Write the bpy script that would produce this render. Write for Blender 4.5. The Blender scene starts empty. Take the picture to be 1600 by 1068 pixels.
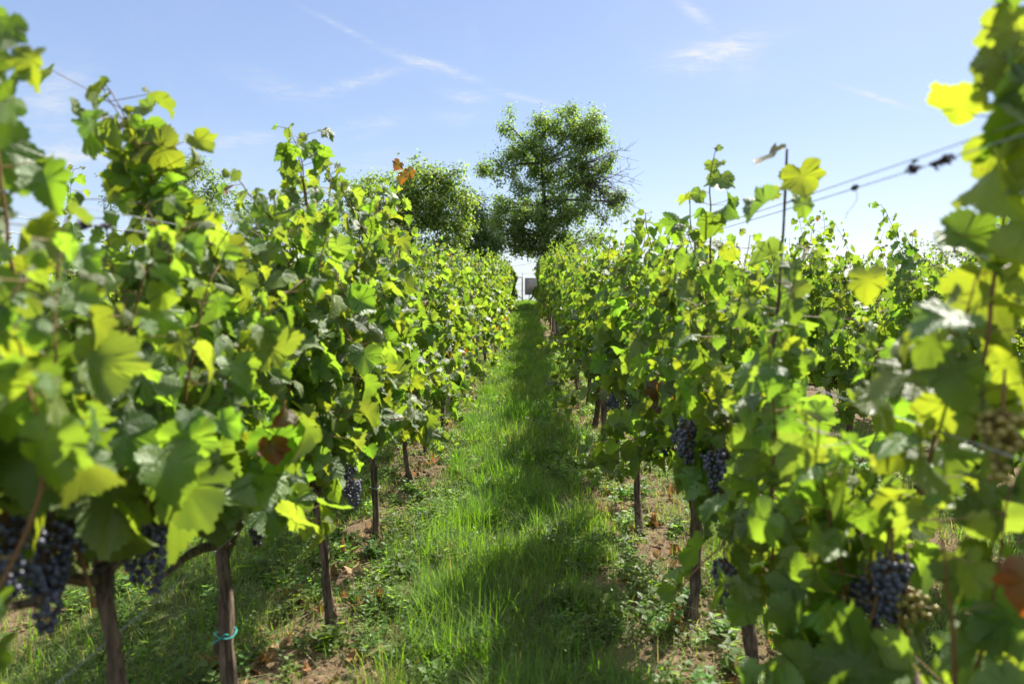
import bpy, math, random
import numpy as np
from mathutils import Vector, Euler, Matrix

# ------------------------------------------------------------------ camera, light, exposure
SC = bpy.context.scene
COL = SC.collection
R = math.radians
F_PX, CX, CY = 1100.0, 800.0, 534.0            # focal length and centre in pixels of the 1600-wide photograph
CAM_LOC = Vector((0, 0, 1.7))
CAM_ROT = Euler((R(90 - 4.37), 0, R(1.30)))
cam = bpy.data.cameras.new('camera')
cam.sensor_width = 36; cam.lens = F_PX / 1600 * 36
cam.clip_start = 0.05; cam.clip_end = 8000
cam.dof.use_dof = True; cam.dof.focus_distance = 7.0; cam.dof.aperture_fstop = 2.1
cam_o = bpy.data.objects.new('camera', cam); COL.objects.link(cam_o)
cam_o.location = CAM_LOC; cam_o.rotation_euler = CAM_ROT
SC.camera = cam_o
CM = CAM_ROT.to_matrix()

def ray(px, py):
    d = CM @ Vector(((px - CX) / F_PX, -(py - CY) / F_PX, -1)); return d
def at_y(px, py, Y):                            # point of the place seen at a pixel, at depth Y
    d = ray(px, py); return CAM_LOC + d * (Y / d.y)
def at_x(px, py, X):                            # the same, on the upright plane of a row
    d = ray(px, py); return CAM_LOC + d * (X / d.x)

SUN_EL, SUN_AZ = 46.0, 34.0                     # ahead and to the right
sun = bpy.data.lights.new('sun', 'SUN'); sun.energy = 4.6; sun.angle = R(0.53); sun.color = (1.0, 0.94, 0.84)
sun_o = bpy.data.objects.new('sun', sun); COL.objects.link(sun_o)
SD = Vector((math.sin(R(SUN_AZ)) * math.cos(R(SUN_EL)), math.cos(R(SUN_AZ)) * math.cos(R(SUN_EL)), math.sin(R(SUN_EL))))
sun_o.rotation_euler = SD.to_track_quat('Z', 'Y').to_euler()
sun_o.location = (6, 8, 12)

SC.view_settings.view_transform = 'Standard'; SC.view_settings.look = 'None'
SC.view_settings.exposure = 1.56; SC.view_settings.gamma = 1
SC.render.engine = 'CYCLES'
SC.cycles.use_denoising = True
SC.cycles.max_bounces = 10; SC.cycles.diffuse_bounces = 5; SC.cycles.glossy_bounces = 2
SC.cycles.transmission_bounces = 6; SC.cycles.caustics_reflective = False; SC.cycles.caustics_refractive = False
SC.cycles.sample_clamp_indirect = 6

# ------------------------------------------------------------------ node helper
class N:
    def __init__(s, tree): s.t = tree; tree.nodes.clear()
    def n(s, typ, **kw):
        x = s.t.nodes.new(typ)
        for k, v in kw.items(): setattr(x, k, v)
        return x
    def put(s, sock, v):
        if isinstance(v, bpy.types.NodeSocket): s.t.links.new(v, sock)
        elif v is not None: sock.default_value = v
    def math(s, op, a, b=None, c=None, clamp=False):
        x = s.n('ShaderNodeMath', operation=op, use_clamp=clamp)
        s.put(x.inputs[0], a); s.put(x.inputs[1], b); s.put(x.inputs[2], c); return x.outputs[0]
    def mix(s, f, a, b, blend='MIX'):
        x = s.n('ShaderNodeMix', data_type='RGBA', blend_type=blend)
        s.put(x.inputs[0], f); s.put(x.inputs[6], a); s.put(x.inputs[7], b); return x.outputs[2]
    def noise(s, vec, scale, detail=3, rough=.55, dist=0.0, out=0):
        x = s.n('ShaderNodeTexNoise'); s.put(x.inputs['Vector'], vec)
        x.inputs['Scale'].default_value = scale; x.inputs['Detail'].default_value = detail
        x.inputs['Roughness'].default_value = rough; x.inputs['Distortion'].default_value = dist
        return x.outputs[out]
    def ramp(s, f, lo, hi):                      # smooth 0..1 between lo and hi
        x = s.n('ShaderNodeMapRange', interpolation_type='SMOOTHSTEP')
        s.put(x.inputs[0], f); x.inputs[1].default_value = lo; x.inputs[2].default_value = hi; return x.outputs[0]
    def link(s, a, b): s.t.links.new(a, b)

def c4(r, g, b): return (r, g, b, 1.0)

# ------------------------------------------------------------------ world: clear pale sky with thin cirrus
world = bpy.data.worlds.new('World'); SC.world = world; world.use_nodes = True
g = N(world.node_tree)
tc = g.n('ShaderNodeTexCoord')
sep = g.n('ShaderNodeSeparateXYZ'); g.link(tc.outputs['Generated'], sep.inputs[0])
zc = g.math('MAXIMUM', sep.outputs[2], 0.004)
cmb = g.n('ShaderNodeCombineXYZ'); g.link(sep.outputs[0], cmb.inputs[0]); g.link(sep.outputs[1], cmb.inputs[1]); g.link(zc, cmb.inputs[2])
sky = g.n('ShaderNodeTexSky', sky_type='NISHITA', sun_disc=False, sun_elevation=R(SUN_EL), sun_rotation=R(SUN_AZ),
          altitude=200, air_density=1.0, dust_density=1.0, ozone_density=1.5)
g.link(cmb.outputs[0], sky.inputs[0])
ysafe = g.math('MAXIMUM', sep.outputs[1], 0.05)
U = g.math('DIVIDE', sep.outputs[0], ysafe); V = g.math('DIVIDE', sep.outputs[2], ysafe)
uv = g.n('ShaderNodeCombineXYZ'); g.link(U, uv.inputs[0]); g.link(V, uv.inputs[1])
wisp = g.noise(uv.outputs[0], 9, 6, .62, 1.2)
fmap = g.n('ShaderNodeMapping'); g.link(uv.outputs[0], fmap.inputs[0]); fmap.inputs['Rotation'].default_value = (0, 0, -.35); fmap.inputs['Scale'].default_value = (.35, 1.6, 1)
fine = g.ramp(g.noise(fmap.outputs[0], 42, 6, .68, .9), .28, .78)
total = None
# cirrus wisps and old contrails: (two ends of the wisp as seen in the photograph, half width, strength, softness)
WISPS = [((480, 150), (640, 105), 9, .55), ((610, 82), (745, 124), 7, .75), ((690, 145), (775, 158), 9, .5), ((480, 222), (650, 178), 12, .35),
         ((0, 252), (230, 238), 17, .9), ((20, 180), (150, 120), 45, .45), ((1020, 100), (1220, 58), 17, .75), ((1070, 80), (1190, 105), 26, .35),
         ((1050, -5), (1120, 48), 8, .6), ((1305, 134), (1440, 174), 4, .75), ((470, 10), (590, 72), 4, .3), ((300, 215), (460, 225), 14, .4),
         ((130, 205), (420, 300), 40, .3), ((760, 140), (890, 168), 5, .4), ((660, 190), (760, 180), 12, .3), ((350, 110), (500, 160), 16, .3),
         ((480, 262), (700, 240), 16, .25)]
for (a, b, wd, amp) in WISPS:
    da, db = ray(*a), ray(*b)
    ua, va, ub, vb = da.x / da.y, da.z / da.y, db.x / db.y, db.z / db.y
    uc, vc, L = (ua + ub) / 2, (va + vb) / 2, math.hypot(ub - ua, vb - va) / 2
    c, s_ = (ub - ua) / 2 / L, (vb - va) / 2 / L
    du = g.math('SUBTRACT', U, uc); dv = g.math('SUBTRACT', V, vc)
    al = g.math('DIVIDE', g.math('ADD', g.math('MULTIPLY', du, c), g.math('MULTIPLY', dv, s_)), L * .8)
    ac = g.math('DIVIDE', g.math('SUBTRACT', g.math('MULTIPLY', dv, c), g.math('MULTIPLY', du, s_)), wd / F_PX)
    ac = g.math('ADD', ac, g.math('MULTIPLY', g.math('SUBTRACT', wisp, .5), 2.2))
    e = g.math('EXPONENT', g.math('MULTIPLY', g.math('ADD', g.math('MULTIPLY', al, al), g.math('MULTIPLY', ac, ac)), -1.0))
    e = g.math('MULTIPLY', e, amp * 1.35)
    total = e if total is None else g.math('ADD', total, e)
total = g.math('MULTIPLY', total, g.math('ADD', g.math('MULTIPLY', fine, 1.5), .05))
veil = g.math('MULTIPLY', g.ramp(wisp, .45, .8), .07)
total = g.math('MULTIPLY', g.math('ADD', total, veil), .75, clamp=True)
front = g.ramp(sep.outputs[1], .05, .3)
total = g.math('MULTIPLY', total, front)
rampn = g.n('ShaderNodeValToRGB'); g.link(zc, rampn.inputs[0]); cr = rampn.color_ramp     # slightly milky late-summer air low down; unseen zenith brightened to fill the shadows
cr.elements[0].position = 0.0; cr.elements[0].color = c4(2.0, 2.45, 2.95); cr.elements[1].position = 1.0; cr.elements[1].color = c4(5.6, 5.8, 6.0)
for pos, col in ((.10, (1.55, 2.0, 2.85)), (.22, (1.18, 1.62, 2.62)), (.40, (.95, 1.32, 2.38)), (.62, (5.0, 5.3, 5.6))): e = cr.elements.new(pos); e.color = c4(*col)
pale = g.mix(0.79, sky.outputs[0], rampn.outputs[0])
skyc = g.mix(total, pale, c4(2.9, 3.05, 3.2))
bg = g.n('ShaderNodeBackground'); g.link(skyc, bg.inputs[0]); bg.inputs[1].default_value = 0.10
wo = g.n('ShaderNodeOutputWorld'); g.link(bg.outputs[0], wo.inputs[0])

# ------------------------------------------------------------------ mesh helpers
RNG = np.random.default_rng(11)

def mesh_np(name, V, F, mats, mi=None, tint=None, uv=None, smooth=True):
    """V (n,3); F (m,3) triangles; mats list; mi material index per face; tint (n,3) colour per vertex; uv (n,2) per vertex."""
    V = np.asarray(V, np.float32); F = np.asarray(F, np.int32)
    m = bpy.data.meshes.new(name)
    m.vertices.add(len(V)); m.vertices.foreach_set('co', V.ravel())
    m.loops.add(F.size); m.loops.foreach_set('vertex_index', F.ravel())
    m.polygons.add(len(F)); m.polygons.foreach_set('loop_start', np.arange(0, F.size, 3, dtype=np.int32))
    m.polygons.foreach_set('loop_total', np.full(len(F), 3, np.int32))
    if mi is not None: m.polygons.foreach_set('material_index', np.asarray(mi, np.int32))
    m.update(calc_edges=True)
    if smooth: m.polygons.foreach_set('use_smooth', np.ones(len(F), bool))
    if tint is not None:
        a = m.color_attributes.new('tint', 'FLOAT_COLOR', 'POINT')
        a.data.foreach_set('color', np.concatenate([np.asarray(tint, np.float32), np.ones((len(V), 1), np.float32)], 1).ravel())
    if uv is not None:
        l = m.uv_layers.new(name='leaf')
        l.data.foreach_set('uv', np.asarray(uv, np.float32)[F.ravel()].ravel())
    for x in mats: m.materials.append(x)
    return m

class Bag:
    """collects pieces into one mesh"""
    def __init__(s): s.V = []; s.F = []; s.T = []; s.U = []; s.M = []; s.n = 0
    def add(s, V, F, tint=None, uv=None, mi=0):
        V = np.asarray(V, float).reshape(-1, 3); F = np.asarray(F, int).reshape(-1, 3)
        s.V.append(V); s.F.append(F + s.n); s.n += len(V)
        t = np.asarray(tint if tint is not None else (.1, .1, .1), float)
        s.T.append(np.broadcast_to(t, (len(V), 3)))
        s.U.append(np.zeros((len(V), 2)) if uv is None else uv)
        s.M.append(np.full(len(F), mi)); return s
    def mesh(s, name, mats, smooth=True):
        return mesh_np(name, np.concatenate(s.V), np.concatenate(s.F), mats, np.concatenate(s.M), np.concatenate(s.T), np.concatenate(s.U), smooth)

def unit(a): return a / np.maximum(np.linalg.norm(a, axis=-1, keepdims=True), 1e-9)

def tube(bag, pts, rad, sides=8, tint=None, mi=0, rough=0.0, rng=RNG, cap=True):
    P = np.asarray(pts, float); n = len(P); rad = np.broadcast_to(np.asarray(rad, float), (n,))
    T = unit(np.gradient(P, axis=0))
    ref = np.array([1.0, 0, 0]) if abs(T[:, 0]).mean() < .8 else np.array([0, 0, 1.0])
    A = unit(np.cross(T, ref)); B = np.cross(T, A)
    th = np.linspace(0, 2 * np.pi, sides, endpoint=False)
    rr = rad[:, None] * (1 + rough * rng.normal(size=(n, sides)))
    V = P[:, None] + rr[..., None] * (np.cos(th)[None, :, None] * A[:, None] + np.sin(th)[None, :, None] * B[:, None])
    V = V.reshape(-1, 3); F = []
    i = np.arange(n - 1)[:, None] * sides; j = np.arange(sides)[None]; k = (j + 1) % sides
    a, b, c, d = i + j, i + k, i + sides + k, i + sides + j
    F = np.concatenate([np.stack([a, b, c], -1).reshape(-1, 3), np.stack([a, c, d], -1).reshape(-1, 3)])
    if cap:
        V = np.concatenate([V, P[:1], P[-1:]]); q = np.arange(sides)
        F = np.concatenate([F, np.stack([np.full(sides, n * sides), (q + 1) % sides, q], -1),
                            np.stack([np.full(sides, n * sides + 1), (n - 1) * sides + q, (n - 1) * sides + (q + 1) % sides], -1)])
    bag.add(V, F, tint, mi=mi)

def sticks(bag, P0, P1, r0, r1, tint=None, mi=0, sides=3):
    P0 = np.asarray(P0, float).reshape(-1, 3); P1 = np.asarray(P1, float).reshape(-1, 3); n = len(P0)
    if n == 0: return
    r0 = np.broadcast_to(np.asarray(r0, float), (n,)); r1 = np.broadcast_to(np.asarray(r1, float), (n,))
    T = unit(P1 - P0); ref = np.where(np.abs(T[:, :1]) < .8, [[1.0, 0, 0]], [[0, 0, 1.0]])
    A = unit(np.cross(T, ref)); B = np.cross(T, A)
    th = np.linspace(0, 2 * np.pi, sides, endpoint=False)
    ring = np.cos(th)[None, :, None] * A[:, None] + np.sin(th)[None, :, None] * B[:, None]
    V = np.concatenate([P0[:, None] + r0[:, None, None] * ring, P1[:, None] + r1[:, None, None] * ring], 1)
    j = np.arange(sides); k = (j + 1) % sides
    f = np.concatenate([np.stack([j, k, k + sides], -1), np.stack([j, k + sides, j + sides], -1)])
    F = (np.arange(n) * 2 * sides)[:, None, None] + f[None]
    t = None if tint is None else (np.repeat(np.asarray(tint), 2 * sides, 0) if np.ndim(tint) == 2 else tint)
    bag.add(V, F, t, mi=mi)

def box(bag, lo, hi, tint=None, mi=0, bevel=0.0):
    (x0, y0, z0), (x1, y1, z1) = lo, hi
    V = [(x0, y0, z0), (x1, y0, z0), (x1, y1, z0), (x0, y1, z0), (x0, y0, z1), (x1, y0, z1), (x1, y1, z1), (x0, y1, z1)]
    F = [(0, 2, 1), (0, 3, 2), (4, 5, 6), (4, 6, 7), (0, 1, 5), (0, 5, 4), (1, 2, 6), (1, 6, 5), (2, 3, 7), (2, 7, 6), (3, 0, 4), (3, 4, 7)]
    bag.add(V, F, tint, mi=mi)

# value noise on a plane, for the ground relief
_G = np.random.default_rng(5).random((256, 256))
def vnoise(x, y):
    xi = np.floor(x).astype(int); yi = np.floor(y).astype(int); fx = x - xi; fy = y - yi
    fx = fx * fx * (3 - 2 * fx); fy = fy * fy * (3 - 2 * fy)
    q = lambda a, b: _G[a % 256, b % 256]
    return (q(xi, yi) * (1 - fx) + q(xi + 1, yi) * fx) * (1 - fy) + (q(xi, yi + 1) * (1 - fx) + q(xi + 1, yi + 1) * fx) * fy
def sstep(a, b, x): t = np.clip((x - a) / (b - a), 0, 1); return t * t * (3 - 2 * t)

ROWS_X = [-4.6, -2.8, -1.0, 0.8, 2.6, 4.4, 6.2]
ROW_L, ROW_R = -1.0, 0.8
CREST = 42.0
def row_dist(x):                                 # distance from the nearest row of vines
    return np.abs(((np.asarray(x, float) + 1.0 + .9) % 1.8) - .9)
def ground_z(x, y):
    x = np.asarray(x, float); y = np.asarray(y, float)
    z = .8 * sstep(5, CREST + 4, y)
    z = z - np.where(y > CREST, .045 * np.maximum(y - CREST, 0) ** 2 / (np.maximum(y - CREST, 0) + 6), 0)
    near = (1 - sstep(30, 60, np.abs(y))) * (1 - sstep(10, 25, np.abs(x)))
    strip = 1 - sstep(.15, .5, row_dist(x))
    z = z + near * (.05 * (vnoise(x * 1.3, y * 1.3) - .5) + .05 * strip * (vnoise(x * 6 + 40, y * 6) - .3)
                    + .035 * strip * (vnoise(x * 17 + 9, y * 17) - .5) + .012 * (vnoise(x * 30, y * 30) - .5))
    return z
def gz(x, y): return float(ground_z(x, y))

# ------------------------------------------------------------------ materials
def new_mat(name):
    m = bpy.data.materials.new(name); m.use_nodes = True
    return m, N(m.node_tree)
def out(g, sh): o = g.n('ShaderNodeOutputMaterial'); g.link(sh, o.inputs[0])
def pbsdf(g, col, rough, spec=.5, normal=None):
    p = g.n('ShaderNodeBsdfPrincipled'); g.put(p.inputs['Base Color'], col); g.put(p.inputs['Roughness'], rough)
    g.put(p.inputs['Specular IOR Level'], spec)
    if normal is not None: g.link(normal, p.inputs['Normal'])
    return p.outputs[0]
def bump(g, h, strength=.3, dist=.01):
    b = g.n('ShaderNodeBump'); b.inputs['Strength'].default_value = strength; b.inputs['Distance'].default_value = dist
    g.link(h, b.inputs['Height']); return b.outputs[0]

def leaf_material(name, gain, thin, rough, spec, veins=True, under=(.17, .22, .10)):
    m, g = new_mat(name)
    at = g.n('ShaderNodeAttribute', attribute_name='tint'); col = at.outputs['Color']
    geo = g.n('ShaderNodeNewGeometry'); tcn = g.n('ShaderNodeTexCoord')
    blot = g.noise(tcn.outputs['Object'], 28, 3, .6)
    col = g.mix(g.math('MULTIPLY', g.ramp(blot, .45, .75), .35), col, g.mix(1, col, c4(1.5, 1.25, .8), 'MULTIPLY'))
    nrm = None; vm = None
    if veins:
        uvn = g.n('ShaderNodeUVMap', uv_map='leaf'); s = g.n('ShaderNodeSeparateXYZ'); g.link(uvn.outputs[0], s.inputs[0])
        ax = g.math('ABSOLUTE', s.outputs[0])
        ang = g.math('ARCTAN2', ax, s.outputs[1])
        r = g.math('SQRT', g.math('ADD', g.math('MULTIPLY', ax, ax), g.math('MULTIPLY', s.outputs[1], s.outputs[1])))
        d = g.math('MULTIPLY', r, g.math('PINGPONG', ang, .45))
        vm = g.math('SUBTRACT', 1.0, g.ramp(d, .006, .026))
        # side veins, slanting off each main vein
        q = g.math('PINGPONG', g.math('SUBTRACT', r, g.math('MULTIPLY', g.math('PINGPONG', ang, .45), .55)), .055)
        sv = g.math('MULTIPLY', g.math('SUBTRACT', 1.0, g.ramp(q, .002, .014)), .5)
        vm = g.math('MAXIMUM', vm, sv)
        col = g.mix(g.math('MULTIPLY', vm, .45), col, g.mix(1, col, c4(1.9, 1.6, 1.9), 'MULTIPLY'))
        pock = g.noise(uvn.outputs[0], 16, 2, .5)
        nrm = bump(g, g.math('SUBTRACT', g.math('MULTIPLY', pock, .8), g.math('MULTIPLY', vm, .5)), .55, .006)
    scab = g.noise(tcn.outputs['Object'], 75, 2, .5)                 # small brown specks and dry nicks
    if veins: col = g.mix(g.math('MULTIPLY', g.ramp(scab, .70, .76), .8), col, c4(.10, .062, .025))
    topc = col
    undc = g.mix(.55, col, c4(*under))
    face = g.mix(geo.outputs['Backfacing'], topc, undc)
    rgh = g.math('ADD', g.math('MULTIPLY', geo.outputs['Backfacing'], .25), rough)
    P = pbsdf(g, face, rgh, spec, nrm)
    tr = g.n('ShaderNodeBsdfTranslucent')
    tcol = g.mix(1, col, c4(*gain), 'MULTIPLY')
    if vm is not None: tcol = g.mix(g.math('MULTIPLY', vm, .5), tcol, g.mix(1, tcol, c4(.55, .6, .6), 'MULTIPLY'))
    g.link(tcol, tr.inputs[0])
    ms = g.n('ShaderNodeMixShader'); ms.inputs[0].default_value = thin
    g.link(P, ms.inputs[1]); g.link(tr.outputs[0], ms.inputs[2]); out(g, ms.outputs[0])
    return m

VINE_LEAF = leaf_material('vine_leaf', (3.65, 3.1, 1.25), .48, .42, .58)
TREE_LEAF = leaf_material('tree_leaf', (2.6, 2.7, .7), .48, .52, .3, veins=False)
GRASS = leaf_material('grass_blade', (3.1, 3.0, .9), .5, .5, .28, veins=False)
DRY_LEAF = leaf_material('dry_leaf', (1.6, 1.2, .8), .25, .7, .2, under=(.2, .13, .07))

def bark_material(name, c0, c1, scale=1.0):
    m, g = new_mat(name); tcn = g.n('ShaderNodeTexCoord')
    mp = g.n('ShaderNodeMapping'); g.link(tcn.outputs['Object'], mp.inputs[0]); mp.inputs['Scale'].default_value = (60 * scale, 60 * scale, 7 * scale)
    a = g.noise(mp.outputs[0], 1.0, 5, .65, .6); b = g.noise(tcn.outputs['Object'], 9 * scale, 3)
    col = g.mix(g.ramp(a, .35, .68), c4(*c0), c4(*c1)); col = g.mix(g.math('MULTIPLY', b, .5), col, g.mix(1, col, c4(.55, .5, .48), 'MULTIPLY'))
    out(g, pbsdf(g, col, .9, .2, bump(g, a, .9, .012))); return m
VINE_BARK = bark_material('vine_bark', (.045, .033, .024), (.22, .165, .118))
TREE_BARK = bark_material('tree_bark', (.045, .038, .032), (.15, .13, .11), .4)

def tint_material(name, rough=.6, spec=.4, noise_amt=.4, scale=40.0):
    m, g = new_mat(name); at = g.n('ShaderNodeAttribute', attribute_name='tint'); tcn = g.n('ShaderNodeTexCoord')
    a = g.noise(tcn.outputs['Object'], scale, 4, .6)
    col = g.mix(noise_amt, at.outputs['Color'], g.mix(1, at.outputs['Color'], g.mix(a, c4(.3, .3, .3), c4(1.8, 1.8, 1.8)), 'MULTIPLY'))
    out(g, pbsdf(g, col, rough, spec, bump(g, a, .25, .004))); return m
SHOOT_MAT = tint_material('shoot_wood', .6, .35, .5, 60)
CLOD_MAT = tint_material('soil_clod', .95, .1, .8, 30)
STRAW_MAT = tint_material('straw', .7, .25, .4, 30)
TIE_MAT = tint_material('plastic_tie', .4, .5, .1)
PAINT_MAT = tint_material('weathered_paint', .6, .4, .5, 12)

def berry_material(name, skin, bloom, amt):
    m, g = new_mat(name); tcn = g.n('ShaderNodeTexCoord'); geo = g.n('ShaderNodeNewGeometry')
    a = g.noise(tcn.outputs['Object'], 55, 3, .6); b = g.noise(tcn.outputs['Object'], 14, 2, .5)
    f = g.math('MULTIPLY', g.math('ADD', g.ramp(a, .3, .7), g.ramp(b, .3, .7)), amt, clamp=True)
    col = g.mix(f, c4(*skin), c4(*bloom))
    out(g, pbsdf(g, col, g.math('ADD', g.math('MULTIPLY', f, .4), .25), .5)); return m
BERRY = berry_material('blue_black_grape', (.010, .009, .022), (.14, .155, .23), .46)
BERRY_PALE = berry_material('pale_grape', (.20, .16, .02), (.26, .22, .06), .4)

m, g = new_mat('galvanised_wire'); out(g, pbsdf(g, c4(.30, .32, .35), .45, .6)); WIRE = m
m.node_tree.nodes['Principled BSDF'].inputs['Metallic'].default_value = .5
m, g = new_mat('concrete_post'); tcn = g.n('ShaderNodeTexCoord')
a = g.noise(tcn.outputs['Object'], 22, 5, .65); b = g.noise(tcn.outputs['Object'], 130, 2, .5)
col = g.mix(a, c4(.22, .19, .14), c4(.40, .36, .28)); col = g.mix(g.ramp(b, .6, .8), col, c4(.16, .14, .11))
out(g, pbsdf(g, col, .9, .2, bump(g, b, .5, .004))); CONCRETE = m

def ground_material():
    m, g = new_mat('vineyard_soil'); tcn = g.n('ShaderNodeTexCoord'); P = tcn.outputs['Object']
    s = g.n('ShaderNodeSeparateXYZ'); g.link(P, s.inputs[0])
    n1 = g.noise(P, 2.2, 5, .6); n2 = g.noise(P, 14, 6, .65); n3 = g.noise(P, 60, 4, .65); n4 = g.noise(P, 230, 2, .5)
    # distance to the nearest row (rows stand 1.8 m apart)
    d = g.math('PINGPONG', g.math('ADD', s.outputs[0], 1.0), .9)
    d = g.math('ADD', d, g.math('MULTIPLY', g.math('SUBTRACT', n1, .5), .5))
    soil = g.mix(n2, c4(.075, .050, .029), c4(.20, .137, .082))
    soil = g.mix(g.ramp(n3, .45, .75), soil, c4(.115, .079, .046)); soil = g.mix(g.ramp(n4, .62, .8), soil, c4(.22, .16, .10))
    sod = g.mix(n3, c4(.035, .05, .016), c4(.10, .11, .045)); sod = g.mix(g.ramp(n2, .55, .8), sod, c4(.16, .12, .06))
    col = g.mix(g.ramp(d, .33, .56), soil, sod)
    far = g.mix(n1, c4(.06, .09, .03), c4(.12, .13, .06))
    col = g.mix(g.ramp(s.outputs[1], 60, 90), col, far)
    h = g.math('ADD', g.math('MULTIPLY', n2, .6), g.math('MULTIPLY', n3, .5))
    out(g, pbsdf(g, col, .95, .15, bump(g, h, .9, .03))); return m
SOIL = ground_material()

# ------------------------------------------------------------------ object helpers
def link(o, parent=None):
    COL.objects.link(o)
    if parent is not None: o.parent = parent
    return o
def thing(name, label, cat, loc=(0, 0, 0), rz=0.0, group=None):
    o = bpy.data.objects.new(name, None); o.empty_display_size = .1; o.location = loc; o.rotation_euler = (0, 0, rz)
    o['label'] = label; o['category'] = cat
    if group: o['group'] = group
    return link(o)
def part(name, mesh, parent, loc=(0, 0, 0), label=None):
    o = bpy.data.objects.new(name, mesh); o.location = loc
    if label: o['label'] = label
    return link(o, parent)
def single(name, mesh, label, cat, loc=(0, 0, 0), group=None, kind=None):
    o = bpy.data.objects.new(name, mesh); o.location = loc
    o['label'] = label; o['category'] = cat
    if group: o['group'] = group
    if kind: o['kind'] = kind
    return link(o)

# ------------------------------------------------------------------ ground: one sheet to the horizon
def axis(parts): return np.unique(np.concatenate([np.arange(a, b, s) for a, b, s in parts] + [np.array([parts[-1][1]])]))
gx = axis([(-3000, -300, 900), (-300, -40, 60), (-40, -8, 6), (-8, -2, .18), (-2, 2, .045), (2, 8, .18), (8, 40, 6), (40, 300, 60), (300, 3000, 900)])
gy = axis([(-300, -20, 70), (-20, 0, 4), (0, 1.6, .2), (1.6, 9, .045), (9, 20, .12), (20, 60, .6), (60, 150, 8), (150, 600, 60), (600, 3000, 600)])
GX, GY = np.meshgrid(gx, gy, indexing='ij'); GZ = ground_z(GX, GY)
nx, ny = GX.shape
ii = (np.arange(nx - 1)[:, None] * ny + np.arange(ny - 1)[None]).ravel()
F = np.concatenate([np.stack([ii, ii + ny, ii + ny + 1], -1), np.stack([ii, ii + ny + 1, ii + 1], -1)])
go = bpy.data.objects.new('ground', mesh_np('ground', np.stack([GX, GY, GZ], -1).reshape(-1, 3), F, [SOIL])); link(go); go['kind'] = 'structure'
go['label'] = 'brown soil strips and grassy aisles of the vineyard'; go['category'] = 'ground'

# ------------------------------------------------------------------ vine leaf shapes
HALF = [(0, 0), (.06, -.11), (.17, -.20), (.28, -.21), (.36, -.14), (.45, -.10), (.54, .02), (.56, .12), (.48, .19), (.45, .24), (.56, .35), (.62, .48),
        (.53, .53), (.43, .55), (.355, .58), (.37, .68), (.29, .77), (.20, .83), (.10, .91), (0, 1.02)]
def leaf_template(lod, rng):
    H = np.array(HALF, float)
    if lod == 2: H = H[[0, 2, 4, 5, 7, 8, 11, 13, 15, 17, 19]] * np.array([1, 1, .95, .9, 1.05, .9, 1.05, .88, 1.02, .95, 1.03])[:, None]
    if lod == 3: H = H[[0, 3, 6, 11, 16, 19]]
    if lod == 0:                                  # saw-toothed edge
        o = [H[0]]
        for a, b in zip(H[:-1], H[1:]):
            mid = (a + b) / 2; nrm = np.array([b[1] - a[1], -(b[0] - a[0])]); nrm /= np.linalg.norm(nrm) + 1e-9
            o += [mid + nrm * rng.uniform(.022, .055) + (b - a) * rng.uniform(-.1, .2), b - nrm * .014]
        H = np.array(o); H[-1] = (0, 1.0)
    if lod == 1:
        H = H + rng.normal(0, .012, H.shape); H[2:-1:2] *= rng.uniform(.82, .93, (len(H[2:-1:2]), 1)); H[0] = (0, 0); H[-1] = (0, 1)
    full = np.concatenate([H, (H * [-1, 1])[1:-1][::-1]])
    n = len(full); c = np.array([[0, .24]])
    if lod == 0:
        ring = c + (full - c) * .52; P = np.concatenate([full, ring, c])
        j = np.arange(n); k = (j + 1) % n
        F = np.concatenate([np.stack([j, k, n + k], -1), np.stack([j, n + k, n + j], -1), np.stack([n + j, n + k, np.full(n, 2 * n)], -1)])
    else:
        P = np.concatenate([full, c]); j = np.arange(n); F = np.stack([j, (j + 1) % n, np.full(n, n)], -1)
    return P, F
_tr = np.random.default_rng(3)
TEMPL = {l: [leaf_template(l, _tr) for _ in range(4 if l < 2 else 1)] for l in range(4)}

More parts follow.
